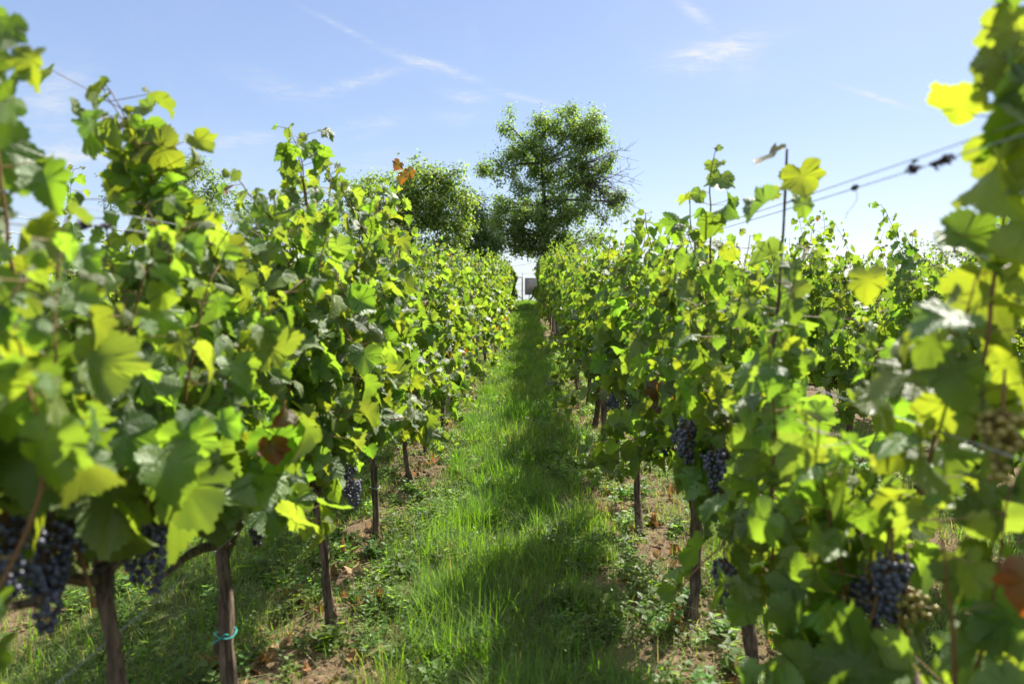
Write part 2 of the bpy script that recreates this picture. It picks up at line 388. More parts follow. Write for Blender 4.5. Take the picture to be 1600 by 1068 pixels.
def leaves(bag, P, Nrm, Tip, size, tint, lod, rng, curl=1.0, mi=0):
    """many vine leaves: blade joint P, face normal Nrm, tip direction Tip, size, colour"""
    P = np.asarray(P, float); n = len(P)
    if n == 0: return
    Nn = unit(np.asarray(Nrm, float)); T = np.asarray(Tip, float); T = unit(T - (T * Nn).sum(-1, keepdims=True) * Nn); X = np.cross(T, Nn)
    which = rng.integers(0, len(TEMPL[lod]), n); size = np.asarray(size); tint = np.asarray(tint)
    for w in range(len(TEMPL[lod])):
        q = np.where(which == w)[0]
        if len(q) == 0: continue
        p2, F = TEMPL[lod][w]; x = p2[None, :, 0]; y = p2[None, :, 1] ; k = len(q)
        asp = rng.uniform(.88, 1.12, (k, 1)); skew = rng.normal(0, .07, (k, 1))
        a = rng.normal(.1, .6, (k, 1)) * curl; b = rng.normal(-.38, .45, (k, 1)) * curl; fo = rng.normal(.28, .36, (k, 1)) * curl
        ph = rng.uniform(0, 6.28, (k, 1)); am = rng.uniform(.03, .10, (k, 1)) * curl
        th = np.arctan2(x, y - .2); r = np.hypot(x, y - .2)
        z = a * x * x + b * (y - .2) ** 2 + fo * np.abs(x) * .6 + am * np.sin(3 * th + ph) * r * 1.6 + am * .7 * np.sin(7 * th + 2 * ph) * r ** 2 * 1.6
        xs = x * asp + skew * y
        s = size[q][:, None, None]
        V = P[q][:, None] + s * (xs[..., None] * X[q][:, None] + (y + 0 * x)[..., None] * T[q][:, None] + z[..., None] * Nn[q][:, None])
        nv = p2.shape[0]
        FF = (np.arange(k) * nv)[:, None, None] + F[None]
        tv = np.repeat(tint[q], nv, 0).reshape(k, nv, 3)
        hot = (tint[q][:, 0] > 1.5 * tint[q][:, 1])[:, None, None]       # autumn leaves turn from the edge inwards, green last round the veins
        core = np.clip(1.25 - 2.0 * r + .35 * np.sin(2 * th + ph), 0, 1)[..., None] * rng.uniform(.2, 1, (k, 1, 1))
        tv = np.where(hot, tv * (1 - core) + np.array([.085, .095, .016]) * core, tv)
        bag.add(V, FF, tv.reshape(-1, 3), np.tile(p2, (k, 1)), mi)

def leaf_tints(rng, n, yellow=.10, red=.006):
    base = np.array([.070, .130, .019])
    t = base * rng.uniform(.65, 1.35, (n, 1)) * (1 + rng.normal(0, .08, (n, 3)))
    u = rng.random(n)
    ym = (u < yellow)[:, None]; t = np.where(ym, np.array([.095, .140, .016]) * rng.uniform(.8, 1.2, (n, 1)), t)
    rm = (u > 1 - red)[:, None]; t = np.where(rm, np.array([.09, .034, .012]) * rng.uniform(.5, 1.1, (n, 1)), t)
    return np.clip(t, .004, .5)

# ------------------------------------------------------------------ grape bunches
def ico(sub):
    import bmesh
    b = bmesh.new(); bmesh.ops.create_icosphere(b, subdivisions=sub, radius=1.0); b.verts.ensure_lookup_table()
    V = np.array([v.co[:] for v in b.verts]); F = np.array([[v.index for v in f.verts] for f in b.faces]); b.free(); return V, F
ICO = {1: ico(1), 2: ico(2), 3: ico(3)}
def bunch_mesh(seed, n, length, width, r, sub, mat, wings=True):
    rng = np.random.default_rng(seed); pts = []; tries = 0
    while len(pts) < n and tries < n * 60:
        tries += 1
        t = rng.random() ** 1.25; w = width * (1 - .72 * t) * (.5 + .5 * min(1, t * 7 + .35))
        a = rng.uniform(0, 6.283); q = w * math.sqrt(rng.uniform(.25, 1))
        p = np.array([q * math.cos(a), q * math.sin(a), -.03 - length * t])
        if wings and rng.random() < .16: p = np.array([width * .9 + rng.normal(0, .012), rng.normal(0, .014), -.045 - rng.random() * .05])
        if all(np.dot(p - o, p - o) > (1.62 * r) ** 2 for o in pts): pts.append(p)
    pts = np.array(pts); bag = Bag(); V, F = ICO[sub]
    rr = r * rng.uniform(.85, 1.12, (len(pts), 1, 1))
    VV = pts[:, None] + V[None] * rr * np.array([1, 1, 1.06])
    FF = (np.arange(len(pts)) * len(V))[:, None, None] + F[None]
    bag.add(VV, FF, (.05, .05, .1))
    sp = [(0, 0, .05), (.004, .002, .0), (0, 0, -.04), (.003, 0, -length * .8)]
    tube(bag, sp, [.0026, .003, .0026, .0012], 5, (.22, .10, .05), 1)
    ax = np.stack([0 * pts[:, 0], 0 * pts[:, 1], np.minimum(pts[:, 2] + .012, -.01)], -1)
    sticks(bag, ax, pts, .0012, .001, (.22, .13, .05), 1)
    return bag.mesh('grape_bunch', [mat, SHOOT_MAT])
BUNCH_NEAR = [bunch_mesh(i, 95, .15 + .02 * (i % 2), .047, .0078, 2, BERRY) for i in range(4)]
BUNCH_FAR = [bunch_mesh(20 + i, 55, .16, .048, .0095, 1, BERRY, False) for i in range(2)]
BUNCH_PALE = bunch_mesh(40, 60, .12, .040, .0078, 2, BERRY_PALE)

# ------------------------------------------------------------------ one vine
def grow_shoots(rng, n, half, ztop, droop=.18, z0=.82, lmin=.85, lmax=1.45):
    S = []
    for i in range(n):
        u = (i + .5) / n * 2 * half - half + rng.normal(0, .05)
        p = np.array([rng.normal(0, .035), u, z0 + rng.normal(0, .05)])
        kind = rng.random()
        side = 1 if rng.random() < .5 else -1
        if kind < droop: d = np.array([side * rng.uniform(.7, 1.3), rng.normal(0, .4), rng.uniform(.2, .8)]); L = rng.uniform(.45, .8)
        else: d = np.array([rng.normal(0, .30), rng.normal(0, .22), 1.0]); L = rng.uniform(lmin, lmax)
        pts = [p.copy()]; step = .055; droopy = kind < droop
        for k in range(int(L / step)):
            d = d + rng.normal(0, .085, 3)
            if droopy: d[2] -= .14
            else:
                if abs(p[0]) > .20 and p[2] < ztop - .2: d[0] -= .22 * np.sign(p[0])
                if p[2] > ztop - .12: d[2] -= .15; d[0] += .06 * side
                elif p[2] < ztop - .3: d[2] += .04
            d = d / np.linalg.norm(d); p = p + d * step; pts.append(p.copy())
        S.append(np.array(pts))
    return S

CLEAR = []                                       # (point, radius): the leaves hang apart in front of these bunches, in the vine's own frame
def parted(b):
    for c, v, r in CLEAR:
        w = b - c; t = float(np.dot(w, v))
        if -.03 < t < 1.3 and np.linalg.norm(w - t * v) < r: return True
    return False
def dress(fol, wood, S, rng, lod, size=.115, skip=0, lat=.5, out_bias=.8, petiole=True, yellow=.10, red=.006, taper=True, dens=1.0, zmin=0.0):
    """leaves, petioles and wood of the given shoots"""
    P, Nm, T, sz = [], [], [], []; A0, A1, R0, R1, TT = [], [], [], [], []; pet0, pet1 = [], []
    for pts in S:
        n = len(pts); first = len(pet0)
        rr = np.linspace(.0048, .0016, n)
        A0.append(pts[:-1]); A1.append(pts[1:]); R0.append(rr[:-1]); R1.append(rr[1:])
        f = np.linspace(0, 1, n - 1)[:, None]
        TT.append(np.array([.20, .095, .042]) * (1 - f) + np.array([.14, .17, .04]) * f)
        ph = rng.uniform(0, 6.28)
        for k in range(skip, n):
            if rng.random() > dens: continue
            f = k / (n - 1); reps = 1 + (rng.random() < lat) + (rng.random() < lat * .5)
            for q in range(reps):
                a = ph + (k + q) * 2.6 + rng.normal(0, .5)
                h = np.array([math.cos(a), math.sin(a) * .8, rng.uniform(-.1, .5)])
                Lp = rng.uniform(.05, .11) * (1 if q == 0 else 1.5) * (1.25 - .8 * f if taper else 1)
                b = pts[k] + h * Lp
                if CLEAR and parted(b): continue
                if b[2] < zmin and rng.random() < .85: continue
                sd = np.sign(b[0] + rng.normal(0, .07)) or 1
                P.append(b); pet0.append(pts[k]); pet1.append(b)
                Nm.append((sd * out_bias * rng.uniform(.2, 1.2) + rng.normal(0, .35), rng.normal(-.15, .75), .42 + rng.normal(0, .4)))
                T.append((sd * .35 + rng.normal(0, .3), rng.normal(0, .5), -.75 + rng.normal(0, .35)))
                s = size * rng.uniform(.72, 1.28) * (1 if q == 0 else .72)
                if taper and f > .72: s *= 1 - .62 * (f - .72) / .28
                sz.append(s)
        if isinstance(wood, list):                # a countable shoot: a mesh of its own, with its leaf stalks
            bg_ = Bag(); tube(bg_, pts, rr, 6, (.19, .10, .042), rough=.05, rng=rng)
            sticks(bg_, pet0[first:], pet1[first:], .0016, .0012, (.20, .13, .05), sides=3); wood.append(bg_)
    leaves(fol, P, Nm, T, np.array(sz), leaf_tints(rng, len(P), yellow, red), lod, rng)
    if isinstance(wood, list): return
    cat = lambda x: np.concatenate(x)
    sticks(fol, cat(A0), cat(A1), cat(R0), cat(R1), cat(TT), 1)
    if petiole and lod <= 1: sticks(fol, pet0, pet1, .0016, .0012, (.20, .13, .05), 1)

def trunk_mesh(rng, h=.8, half=.5, lod=0, r=.033):
    bag = Bag(); n = 14 if lod == 0 else 7; sides = 12 if lod == 0 else 6
    z = np.linspace(-.12, h, n); f = np.linspace(0, 1, n)
    bx, by = rng.normal(0, .04), rng.normal(0, .07); r = r * rng.uniform(.60, .98); lx, ly = rng.normal(0, .03), rng.normal(0, .10)
    wob = np.cumsum(rng.normal(0, .007, (n, 2)), 0)
    P = np.stack([bx * (f - .12) * (1 - f) * 4 + wob[:, 0] * f + lx * (f - .15), by * (f - .12) * (1 - f) * 4 + wob[:, 1] * f + ly * (f - .15), z], -1)
    rad = r * (1.18 - .35 * f + .12 * np.sin(f * 9 + rng.random() * 6)) ; rad *= 1 + .55 * np.clip(1 - (z + .02) / .12, 0, 1); rad[-1] *= 1.35; rad[-2] *= 1.15
    tube(bag, P, rad, sides, rough=.15 if lod == 0 else .07, rng=rng)
    top = P[-1]
    arms = []
    for s in (-1, 1):                             # the two arms laid along the lower wire
        m = 8 if lod == 0 else 5; q = np.linspace(0, 1, m)
        A = np.stack([top[0] * (1 - q) + rng.normal(0, .012, m), top[1] + s * half * q, top[2] - .02 + .07 * np.sin(np.clip(q * 2.2, 0, 1.57)) + rng.normal(0, .008, m)], -1)
        A[0] = top - [0, 0, .03]
        ab = Bag() if lod == 0 else bag
        tube(ab, A, np.linspace(r * .85, r * .3, m), 8 if lod == 0 else 5, rough=.09, rng=rng)
        if lod == 0: arms.append(ab.mesh('arm', [VINE_BARK]))
    if lod == 0:                                  # knuckles of old pruning wounds on the head
        for _ in range(5):
            c = top + rng.normal(0, .022, 3); e = c + unit(rng.normal(0, 1, 3) + [0, 0, .5]) * rng.uniform(.03, .06)
            tube(bag, [c, (c + e) / 2, e], [r * .5, r * .55, r * .35], 7, rough=.12, rng=rng)
    return bag.mesh('trunk', [VINE_BARK]), arms

def vine_parts(seed, lod, ztop=2.12, n_shoots=14, half=.58, size=.115, droop=.2, lat=.55, z0=.84, lmin=.85, lmax=1.45, th=.80, **kw):
    rng = np.random.default_rng(seed); fol = Bag(); wood = [] if lod == 0 else None
    S = grow_shoots(rng, n_shoots, half, ztop, droop, z0, lmin, lmax)
    dress(fol, wood, S, rng, lod, size, lat=lat, **kw)
    return dict(trunk=trunk_mesh(rng, th + rng.normal(0, .03), .46, lod), foliage=fol, wood=wood, rng=rng)

ORD = 'nearest second third fourth fifth sixth seventh eighth ninth tenth eleventh twelfth thirteenth fourteenth'.split()
def put_vine(label, x, y, fol, wood, trunk, group, rz=0.0, bunches=(), rng=None):
    t = thing('grape_vine', label, 'grape vine', (x, y, gz(x, y)), rz, group)
    tk = part('trunk', trunk[0], t)
    for a in trunk[1]: part('arm', a, tk)
    part('foliage', fol, t)
    for w in wood or []: part('shoot', w, t)
    for me, loc, rot in bunches:
        b = part('grape_bunch', me, t, loc); b.rotation_euler = (0, 0, rot)
    return t
def some_bunches(rng, n, pool, half=.5):
    o = []
    for _ in range(n):
        s = 1 if rng.random() < .5 else -1
        o.append((pool[rng.integers(len(pool))], (s * rng.uniform(.04, .15), rng.uniform(-half, half), rng.uniform(.72, .98)), rng.uniform(0, 6.28)))
    return o

def local(p, x, y): return np.array([p.x - x, p.y - y, p.z - gz(x, y)])
def curve(p0, p1, rng, bend=(0, 0, 0), n=16, wob=.012):
    q = np.linspace(0, 1, n)[:, None]; P = np.asarray(p0) * (1 - q) + np.asarray(p1) * q
    return P + np.asarray(bend) * (4 * q * (1 - q)) + np.cumsum(rng.normal(0, wob / 3, (n, 3)), 0)

# hand-placed shoots that rise out of the two rows: base and tip as seen, row plane, depths, leaf size
LEFT_EXTRA = {1: [], 2: [], 3: []}
LEFT_Y = [0.55, 1.64, 2.38, 3.37, 4.63, 5.86, 6.95]
RIGHT_Y = [0.30, 1.32, 2.44, 3.48, 4.75, 6.45, 7.35]
while LEFT_Y[-1] < 39: LEFT_Y.append(LEFT_Y[-1] + 1.12 + .12 * math.sin(7 * len(LEFT_Y)))
while RIGHT_Y[-1] < 39: RIGHT_Y.append(RIGHT_Y[-1] + 1.10 + .12 * math.sin(5 * len(RIGHT_Y)))

def extra(fol, wood, x, y, base, tip, rng, size, lod=0, bend=(0, 0, 0), dens=1.0, yellow=.1, lat=.5, **kw):
    b, t = local(base, x, y), local(tip, x, y)
    n = max(6, int(np.linalg.norm(t - b) / .05))
    dress(fol, wood, [curve(b, t, rng, bend, n)], rng, lod, size, lat=lat, dens=dens, yellow=yellow, **kw)
def one_leaf(fol, x, y, p, nrm, tip, size, tint, rng, lod=0, curl=1.0):
    leaves(fol, [local(p, x, y)], [nrm], [tip], np.array([size]), np.array([tint]), lod, rng, curl)

RED = (.11, .034, .010); RUST = (.065, .026, .012); YEL = (.095, .135, .014)
NEAR_CFG = {('L', 0): dict(n_shoots=6, lmin=.5, lmax=.8, droop=.1, z0=1.05, zmin=1.05), ('L', 1): dict(n_shoots=11, lmin=.55, lmax=.9, droop=.06, z0=1.08, ztop=1.75, zmin=1.06, th=1.02),
            ('L', 2): dict(n_shoots=13, lmin=.75, lmax=1.15, droop=.05, z0=.97, ztop=2.0, zmin=.84), ('L', 3): dict(n_shoots=15, droop=.14, z0=.88, lmax=1.4),
            ('R', 0): dict(n_shoots=5, lmin=.4, lmax=.7, droop=.1, z0=.85), ('R', 1): dict(n_shoots=11, lmin=.45, lmax=.75, droop=.22, z0=.85, ztop=1.6),
            ('R', 2): dict(n_shoots=11, lmin=.6, lmax=1.05, droop=.2, z0=.84, ztop=1.85), ('R', 3): dict(n_shoots=14, lmin=.8, lmax=1.25, droop=.2, ztop=1.98)}
def near_row(side, Ys, x0, label_fn, ztop, seed0, extras):
    for i, Y in enumerate(Ys):
        lod = 0 if Y < 4.9 else (1 if Y < 12 else None)
        if lod is None: break
        nb = (Ys[i + 1] - Y) if i + 1 < len(Ys) else 1.1
        cfg = dict(ztop=ztop + .1 * math.sin(3.1 * i), n_shoots=15 if lod == 0 else 14, half=.60, size=.102 if lod == 0 else .106, droop=.2, lat=.72 if lod == 0 else .68, red=0 if lod == 0 else .006)
        CLEAR.clear()
        for me, p, r in BUNCHES.get((side, i), []) + BUNCHES.get((side, i + 1), []):
            c = local(p - Vector((0, 0, .06)), x0, Y); v = np.array(CAM_LOC - p); CLEAR.append((c, v / np.linalg.norm(v), .085))
        cfg.update(NEAR_CFG.get((side, i), {})); d = vine_parts(seed0 + i, lod, **cfg)
        rng = d['rng']; x = x0 + .03 * math.sin(2.7 * i)
        for fn in extras.get(i, []): fn(d['foliage'], d['wood'], x, Y, rng)
        CLEAR.clear(); b = some_bunches(rng, (1 if (side, i) in BUNCHES else 4) if lod == 0 else 4, BUNCH_NEAR if lod == 0 else BUNCH_FAR)
        b += [(me, tuple(local(p, x, Y)), r) for (me, p, r) in BUNCHES.get((side, i), [])]
        t = put_vine(label_fn(i), x, Y, d['foliage'].mesh('foliage', [VINE_LEAF, SHOOT_MAT]), [w.mesh('shoot', [SHOOT_MAT]) for w in d['wood'] or []], d['trunk'],
                     'vines of the row ' + ('left' if side == 'L' else 'right') + ' of the path', 0, b)
        for (nm, me, tint) in TIES.get((side, i), []): 
            tk = [c for c in t.children if c.name.startswith('trunk')][0]; zz = me.vertices[0].co.z
            ring = [v.co for v in tk.data.vertices if abs(v.co.z - zz) < .07]; c0 = sum(ring, Vector()) / len(ring)
            part(nm, me, tk, (c0.x, c0.y, 0))

def tie_mesh(z, r, col, tail=True, seed=1):
    rng = np.random.default_rng(seed); bag = Bag(); a = np.linspace(0, 2 * np.pi, 15)
    tube(bag, np.stack([r * np.cos(a), r * np.sin(a), z + .006 * np.sin(2 * a)], -1), .0022, 5, col, cap=False)
    if tail:
        for s in (-1, 1): tube(bag, [(0, -r, z), (s * .018, -r - .008, z + .014 * s + .004), (s * .03, -r - .012, z + .03 * (s > 0) - .012)], .002, 5, col)
    return bag.mesh('tie', [TIE_MAT])
BUNCHES = {
    ('L', 1): [(BUNCH_NEAR[1], at_x(80, 790, -1.0), .4), (BUNCH_NEAR[2], at_x(68, 855, -1.01), 2.), (BUNCH_NEAR[0], at_x(4, 785, -.98), 1.2)],
    ('L', 2): [(BUNCH_NEAR[3], at_x(236, 810, -.98), 2.6), (BUNCH_NEAR[0], at_x(210, 800, -1.0), .3)],
    ('R', 1): [(BUNCH_NEAR[0], at_x(1395, 850, .83), 1.0), (BUNCH_NEAR[2], at_x(1362, 885, .84), 2.2), (BUNCH_PALE, at_x(1568, 620, .84), .5), (BUNCH_PALE, at_x(1415, 900, .86), .2)],
    ('R', 2): [(BUNCH_NEAR[1], at_x(1140, 690, .72), 1.), (BUNCH_NEAR[2], at_x(1118, 695, .72), 2.)],
    ('R', 3): [(BUNCH_NEAR[1], at_x(1076, 645, .64), .6), (BUNCH_NEAR[3], at_x(1070, 660, .68), 1.9)],
    ('R', 5): [(BUNCH_FAR[1], at_x(955, 618, .72), .6), (BUNCH_FAR[0], at_x(985, 610, .75), 1.9)],
}
TIES = {('L', 2): [('tie', tie_mesh(.50, .036, (.02, .38, .36)), None)], ('L', 4): [('tie', tie_mesh(.36, .036, (.35, .45, .45), False), None)]}

E_ = lambda base, tip, size, **kw: (lambda f, w, x, y, rng: extra(f, w, x, y, base, tip, rng, size, **kw))
O_ = lambda p, n, t, s, c, **kw: (lambda f, w, x, y, rng: one_leaf(f, x, y, p, n, t, s * .72, c, rng, **kw))
V3 = lambda a, b, c: Vector((a, b, c))
LX = {
    1: [E_(V3(-1.05, 1.5, 1.4), V3(-1.025, 1.27, 2.36), .11, lat=.4, yellow=.2), E_(V3(-1.03, 1.35, 1.2), V3(-1.0, 1.22, 1.75), .12, yellow=.2),
        E_(V3(-.95, 1.6, 1.1), V3(-.72, 1.5, 1.42), .15, lat=.2)],
    2: [E_(V3(-1.0, 2.44, 1.35), at_y(160, 140, 1.93), .098, bend=(0, 0, .03), lat=1.0, yellow=.3), E_(V3(-1.02, 2.42, 1.45), at_y(172, 155, 1.97), .09, bend=(.02, 0, .03), lat=1.0, yellow=.3, taper=False), E_(V3(-1.0, 2.45, 1.5), at_y(205, 205, 2.0), .105, bend=(-.01, 0, .02), lat=1.0, yellow=.4, taper=False),
        E_(V3(-.95, 2.3, 1.0), V3(-.62, 2.2, .95), .13, lat=.3), E_(V3(-.97, 2.2, 1.1), V3(-.66, 1.95, 1.35), .15, lat=.2)],
    3: [E_(V3(-1.0, 3.2, 1.9), at_y(452, 198, 3.1), .085, bend=(.03, 0, .0), lat=1.0), E_(V3(-1.0, 3.25, 1.95), at_y(462, 215, 3.15), .08, lat=1.0, taper=False), E_(V3(-1.0, 2.9, 1.9), at_y(365, 268, 2.5), .09, lat=.6),
        O_(at_x(420, 690, -.74), (.6, -.8, .3), (0, 0, -1), .10, RED)],
    4: [E_(V3(-1.0, 4.4, 2.0), at_y(510, 262, 3.9), .10, lat=.6), E_(V3(-1.0, 4.9, 2.0), at_y(600, 285, 4.9), .10, lat=.5)],
    5: [E_(V3(-1.0, 5.7, 2.0), at_y(632, 300, 5.6), .10, lat=.4, lod=1)] +
       [O_(at_y(632 + a, 262 + b, 5.55), (.4, -.9, .2), (.1 * a, 0, -1), .12, RED, lod=1) for a, b in ((-8, -8), (6, 2), (-2, 10))],
    8: [O_(at_x(735, 455, -.8), (.6, -.8, .3), (0, 0, -1), .16, RED, lod=1), O_(at_x(746, 454, -.8), (.8, -.6, .3), (.3, 0, -1), .15, RED, lod=1)],
}
RX = {
    1: [E_(V3(.86, 1.36, 1.4), V3(.885, 1.24, 2.36), .125, lat=.75, yellow=.7), E_(V3(.84, 1.5, 1.2), V3(.80, 1.3, 1.72), .13, lat=.5, yellow=.5),
        E_(V3(.78, 1.25, .95), V3(.70, 1.2, 1.3), .13, lat=.5, yellow=.5), E_(V3(.8, 1.5, .95), V3(.55, 1.5, .85), .14, lat=.3),
        O_(at_x(1622, 890, .75), (-.5, -.8, .3), (0, .3, -1), .10, RED), O_(at_x(1500, 490, .72), (-.2, -.4, .9), (-1, -.2, -.2), .12, (.06, .12, .03))],
    2: [E_(V3(.8, 2.35, 1.35), at_y(1222, 262, 2.18), .085, lat=.15, dens=.55), E_(V3(.78, 2.4, .95), V3(.50, 2.25, .72), .13, lat=.3, dens=.7),
        O_(at_y(1250, 265, 2.12), (-.5, -1, .15), (.35, 0, -1), .135, YEL), O_(at_y(1213, 232, 2.15), (-.6, -.2, .7), (-1, -.2, -.5), .12, (.07, .075, .035)),
        O_(at_y(1205, 312, 2.15), (-.5, .1, .8), (-1, -.1, -.75), .14, (.055, .11, .03)), O_(at_y(1355, 425, 1.95), (-.4, -1, .2), (.1, 0, -1), .12, YEL),
        O_(at_y(1215, 300, 2.2), (-.3, -1, .1), (-1, 0, -.2), .06, YEL)],
    3: [E_(V3(.8, 3.1, 1.8), at_y(1128, 240, 2.85), .085, lat=.5, bend=(-.02, 0, .02)), E_(V3(.8, 3.4, 1.8), at_y(1075, 300, 3.2), .09, lat=.5),
        O_(at_x(1028, 600, .62), (-.8, -.6, .2), (0, 0, -1), .15, RUST), O_(at_x(1035, 620, .64), (-.6, -.8, .2), (.2, 0, -1), .13, RUST)],
    4: [E_(V3(.8, 4.4, 1.8), at_y(1010, 335, 4.3), .10, lat=.5)],
    8: [O_(at_x(884, 498, .62), (-.6, -.8, .2), (0, 0, -1), .14, RED, lod=1), O_(at_x(890, 505, .62), (-.8, -.6, .2), (0, 0, -1), .16, RUST, lod=1)],
}
L_LOOK = {0: 'big-leaved grape vine at the near end of the row left of the path', 1: 'nearest trunked grape vine left of the path, bunches of dark grapes at its side',
          2: 'grape vine with a thick trunk wearing a teal tie and a long leaning shoot', 3: 'grape vine with a thin slanting trunk and a curled shoot above, left row',
          4: 'grape vine with a pale tie round its dark trunk, left row', 5: 'grape vine with orange leaves on its top shoot, left row'}
R_LOOK = {0: 'grape vine at the very near end of the row right of the path', 1: 'nearest grape vine right of the path, tall leafy shoot against the sky, a red leaf',
          2: 'grape vine beside the thin stake right of the path, large yellow leaf on top', 3: 'grape vine with rusty leaves low down, right row, behind the staked vine',
          4: 'grape vine with a bare upright trunk beside bare soil, right row', 5: 'grape vine with dark bunches above a leaning trunk, right row'}
def lab(look, side):
    def f(i):
        if i in look: return look[i]
        return f'{ORD[i]} grape vine, counted from the near end, in the row {side} of the path'
    return f
near_row('L', LEFT_Y, ROW_L, lab(L_LOOK, 'left'), 2.30, 100, LX)
near_row('R', RIGHT_Y, ROW_R, lab(R_LOOK, 'right'), 2.14, 200, RX)

# shared meshes for the vines farther off
def variant(seed, lod, ztop, ns, size, lat):
    d = vine_parts(seed, lod, ztop, ns, .62, size, droop=.2, lat=lat)
    return d['foliage'].mesh('foliage', [VINE_LEAF, SHOOT_MAT]), None, d['trunk']
MID = [variant(300 + k, 1, 2.15 + .05 * (k % 3), 15, .108, .62) for k in range(4)]
FAR = [variant(320 + k, 2, 2.2, 15, .118, .55) for k in range(4)]
VFAR = [variant(340 + k, 3, 2.2, 14, .132, .4) for k in range(3)]
def far_row(Ys, x0, label, group, start, seed, nb=2):
    rng = np.random.default_rng(seed); k = 0
    for Y in Ys:
        if Y < start: continue
        pool = MID if Y < 9 else (FAR if Y < 20 else VFAR)
        f, w, t = pool[rng.integers(len(pool))]
        v = put_vine(label(k, Y), x0 + rng.normal(0, .04), Y, f, w, t, group, math.pi * rng.integers(0, 2) + rng.normal(0, .05),
                     some_bunches(rng, nb if Y < 20 else 0, BUNCH_FAR))
        v.scale = (1, 1, rng.uniform(.98, 1.10) * (1.10 if x0 == ROW_R else 1)); k += 1
far_row(LEFT_Y, ROW_L, lambda k, Y: 'distant grape vine in the far dense stretch of the row left of the path', 'vines of the row left of the path', 12, 1)
far_row(RIGHT_Y, ROW_R, lambda k, Y: 'distant grape vine in the far dense stretch of the row right of the path', 'vines of the row right of the path', 12, 2)
def ys(a, b, s, seed): r = np.random.default_rng(seed); return [y + r.normal(0, .06) for y in np.arange(a, b, s)]
far_row(ys(1.2, 26, 1.15, 1), 2.6, lambda k, Y: 'grape vine of the next row, seen over and through the row right of the path', 'vines of the second row on the right', 0, 3, 3)
far_row(ys(3.0, 22, 1.2, 2), 4.4, lambda k, Y: 'grape vine of the third row out on the right, its top showing', 'vines of the third row on the right', 0, 4, 1)
far_row(ys(4.6, 20, 1.2, 3), 6.2, lambda k, Y: 'grape vine of the outermost row on the right, its top showing', 'vines of the outermost row on the right', 0, 5, 0)
far_row(ys(1.4, 14, 1.15, 4), -2.8, lambda k, Y: 'grape vine of the next row, seen over and through the row left of the path', 'vines of the second row on the left', 0, 6, 3)
far_row(ys(4.0, 12, 1.2, 5), -4.6, lambda k, Y: 'grape vine of the outermost row on the left, its top showing', 'vines of the outermost row on the left', 0, 7, 0)

# ------------------------------------------------------------------ trellis: posts, stake, wires, dry tendrils
def post(x, y, h, label, w=.075):
    rng = np.random.default_rng(int(abs(x * 100) + y * 10)); bag = Bag(); z0 = gz(x, y)
    n = 10; zs = np.linspace(-.2, h, n); c = .012
    prof = [(-w / 2 + c, -w / 2), (w / 2 - c, -w / 2), (w / 2, -w / 2 + c), (w / 2, w / 2 - c), (w / 2 - c, w / 2), (-w / 2 + c, w / 2), (-w / 2, w / 2 - c), (-w / 2, -w / 2 + c)]
    V = np.array([[(px * (1.05 - .12 * (z / h)), py * (1.05 - .12 * (z / h)), z) for px, py in prof] for z in zs]) + rng.normal(0, .0012, (n, 8, 3))
    i = np.arange(n - 1)[:, None] * 8; j = np.arange(8)[None]; k = (j + 1) % 8
    F = np.concatenate([np.stack([i + j, i + k, i + 8 + k], -1).reshape(-1, 3), np.stack([i + j, i + 8 + k, i + 8 + j], -1).reshape(-1, 3)])
    V = np.concatenate([V.reshape(-1, 3), [[0, 0, h + .006]]]); q = np.arange(8)
    F = np.concatenate([F, np.stack([(n - 1) * 8 + q, (n - 1) * 8 + (q + 1) % 8, np.full(8, n * 8)], -1)])
    bag.add(V, F); t = thing('trellis_post', label, 'post', (x, y, z0), 0, 'concrete trellis posts in the rows')
    part('shaft', bag.mesh('shaft', [CONCRETE], smooth=False), t)
    for z in (.88, 1.45, 1.95):
        hb = Bag(); a = np.linspace(0, np.pi, 7); tube(hb, np.stack([np.full(7, 0), -w / 2 - .012 * np.sin(a), z + .016 * np.cos(a)], -1), .0022, 5, (.2, .2, .2)); part('wire_staple', hb.mesh('wire_staple', [WIRE]), t)
post(-1.02, 9.0, 2.05, 'pale concrete post half hidden under the vines left of the path')
post(.95, 8.75, 2.05, 'pale concrete post among dark trunks right of the path')
post(-1.0, 21.0, 2.05, 'far concrete post deep in the row left of the path')
post(.8, 21.0, 2.05, 'far concrete post deep in the row right of the path')

b = Bag(); p0 = Vector((.80, 2.52, gz(.8, 2.52) - .15)); p1 = at_y(1229, 232, 2.17); p0 = Vector((p0.x, p0.y, p0.z))
n = 22; q = np.linspace(0, 1, n)[:, None]; P = np.array(p0) * (1 - q) + np.array(p1) * q + np.stack([.008 * np.sin(q[:, 0] * 9), .008 * np.sin(q[:, 0] * 7), 0 * q[:, 0]], -1)
tube(b, P, .0038 + .0009 * (np.arange(n) % 4 == 0), 8, (.085, .055, .045), rough=.03)
single('vine_stake', b.mesh('vine_stake', [SHOOT_MAT]), 'thin dark stake standing up out of the row right of the path', 'stake')

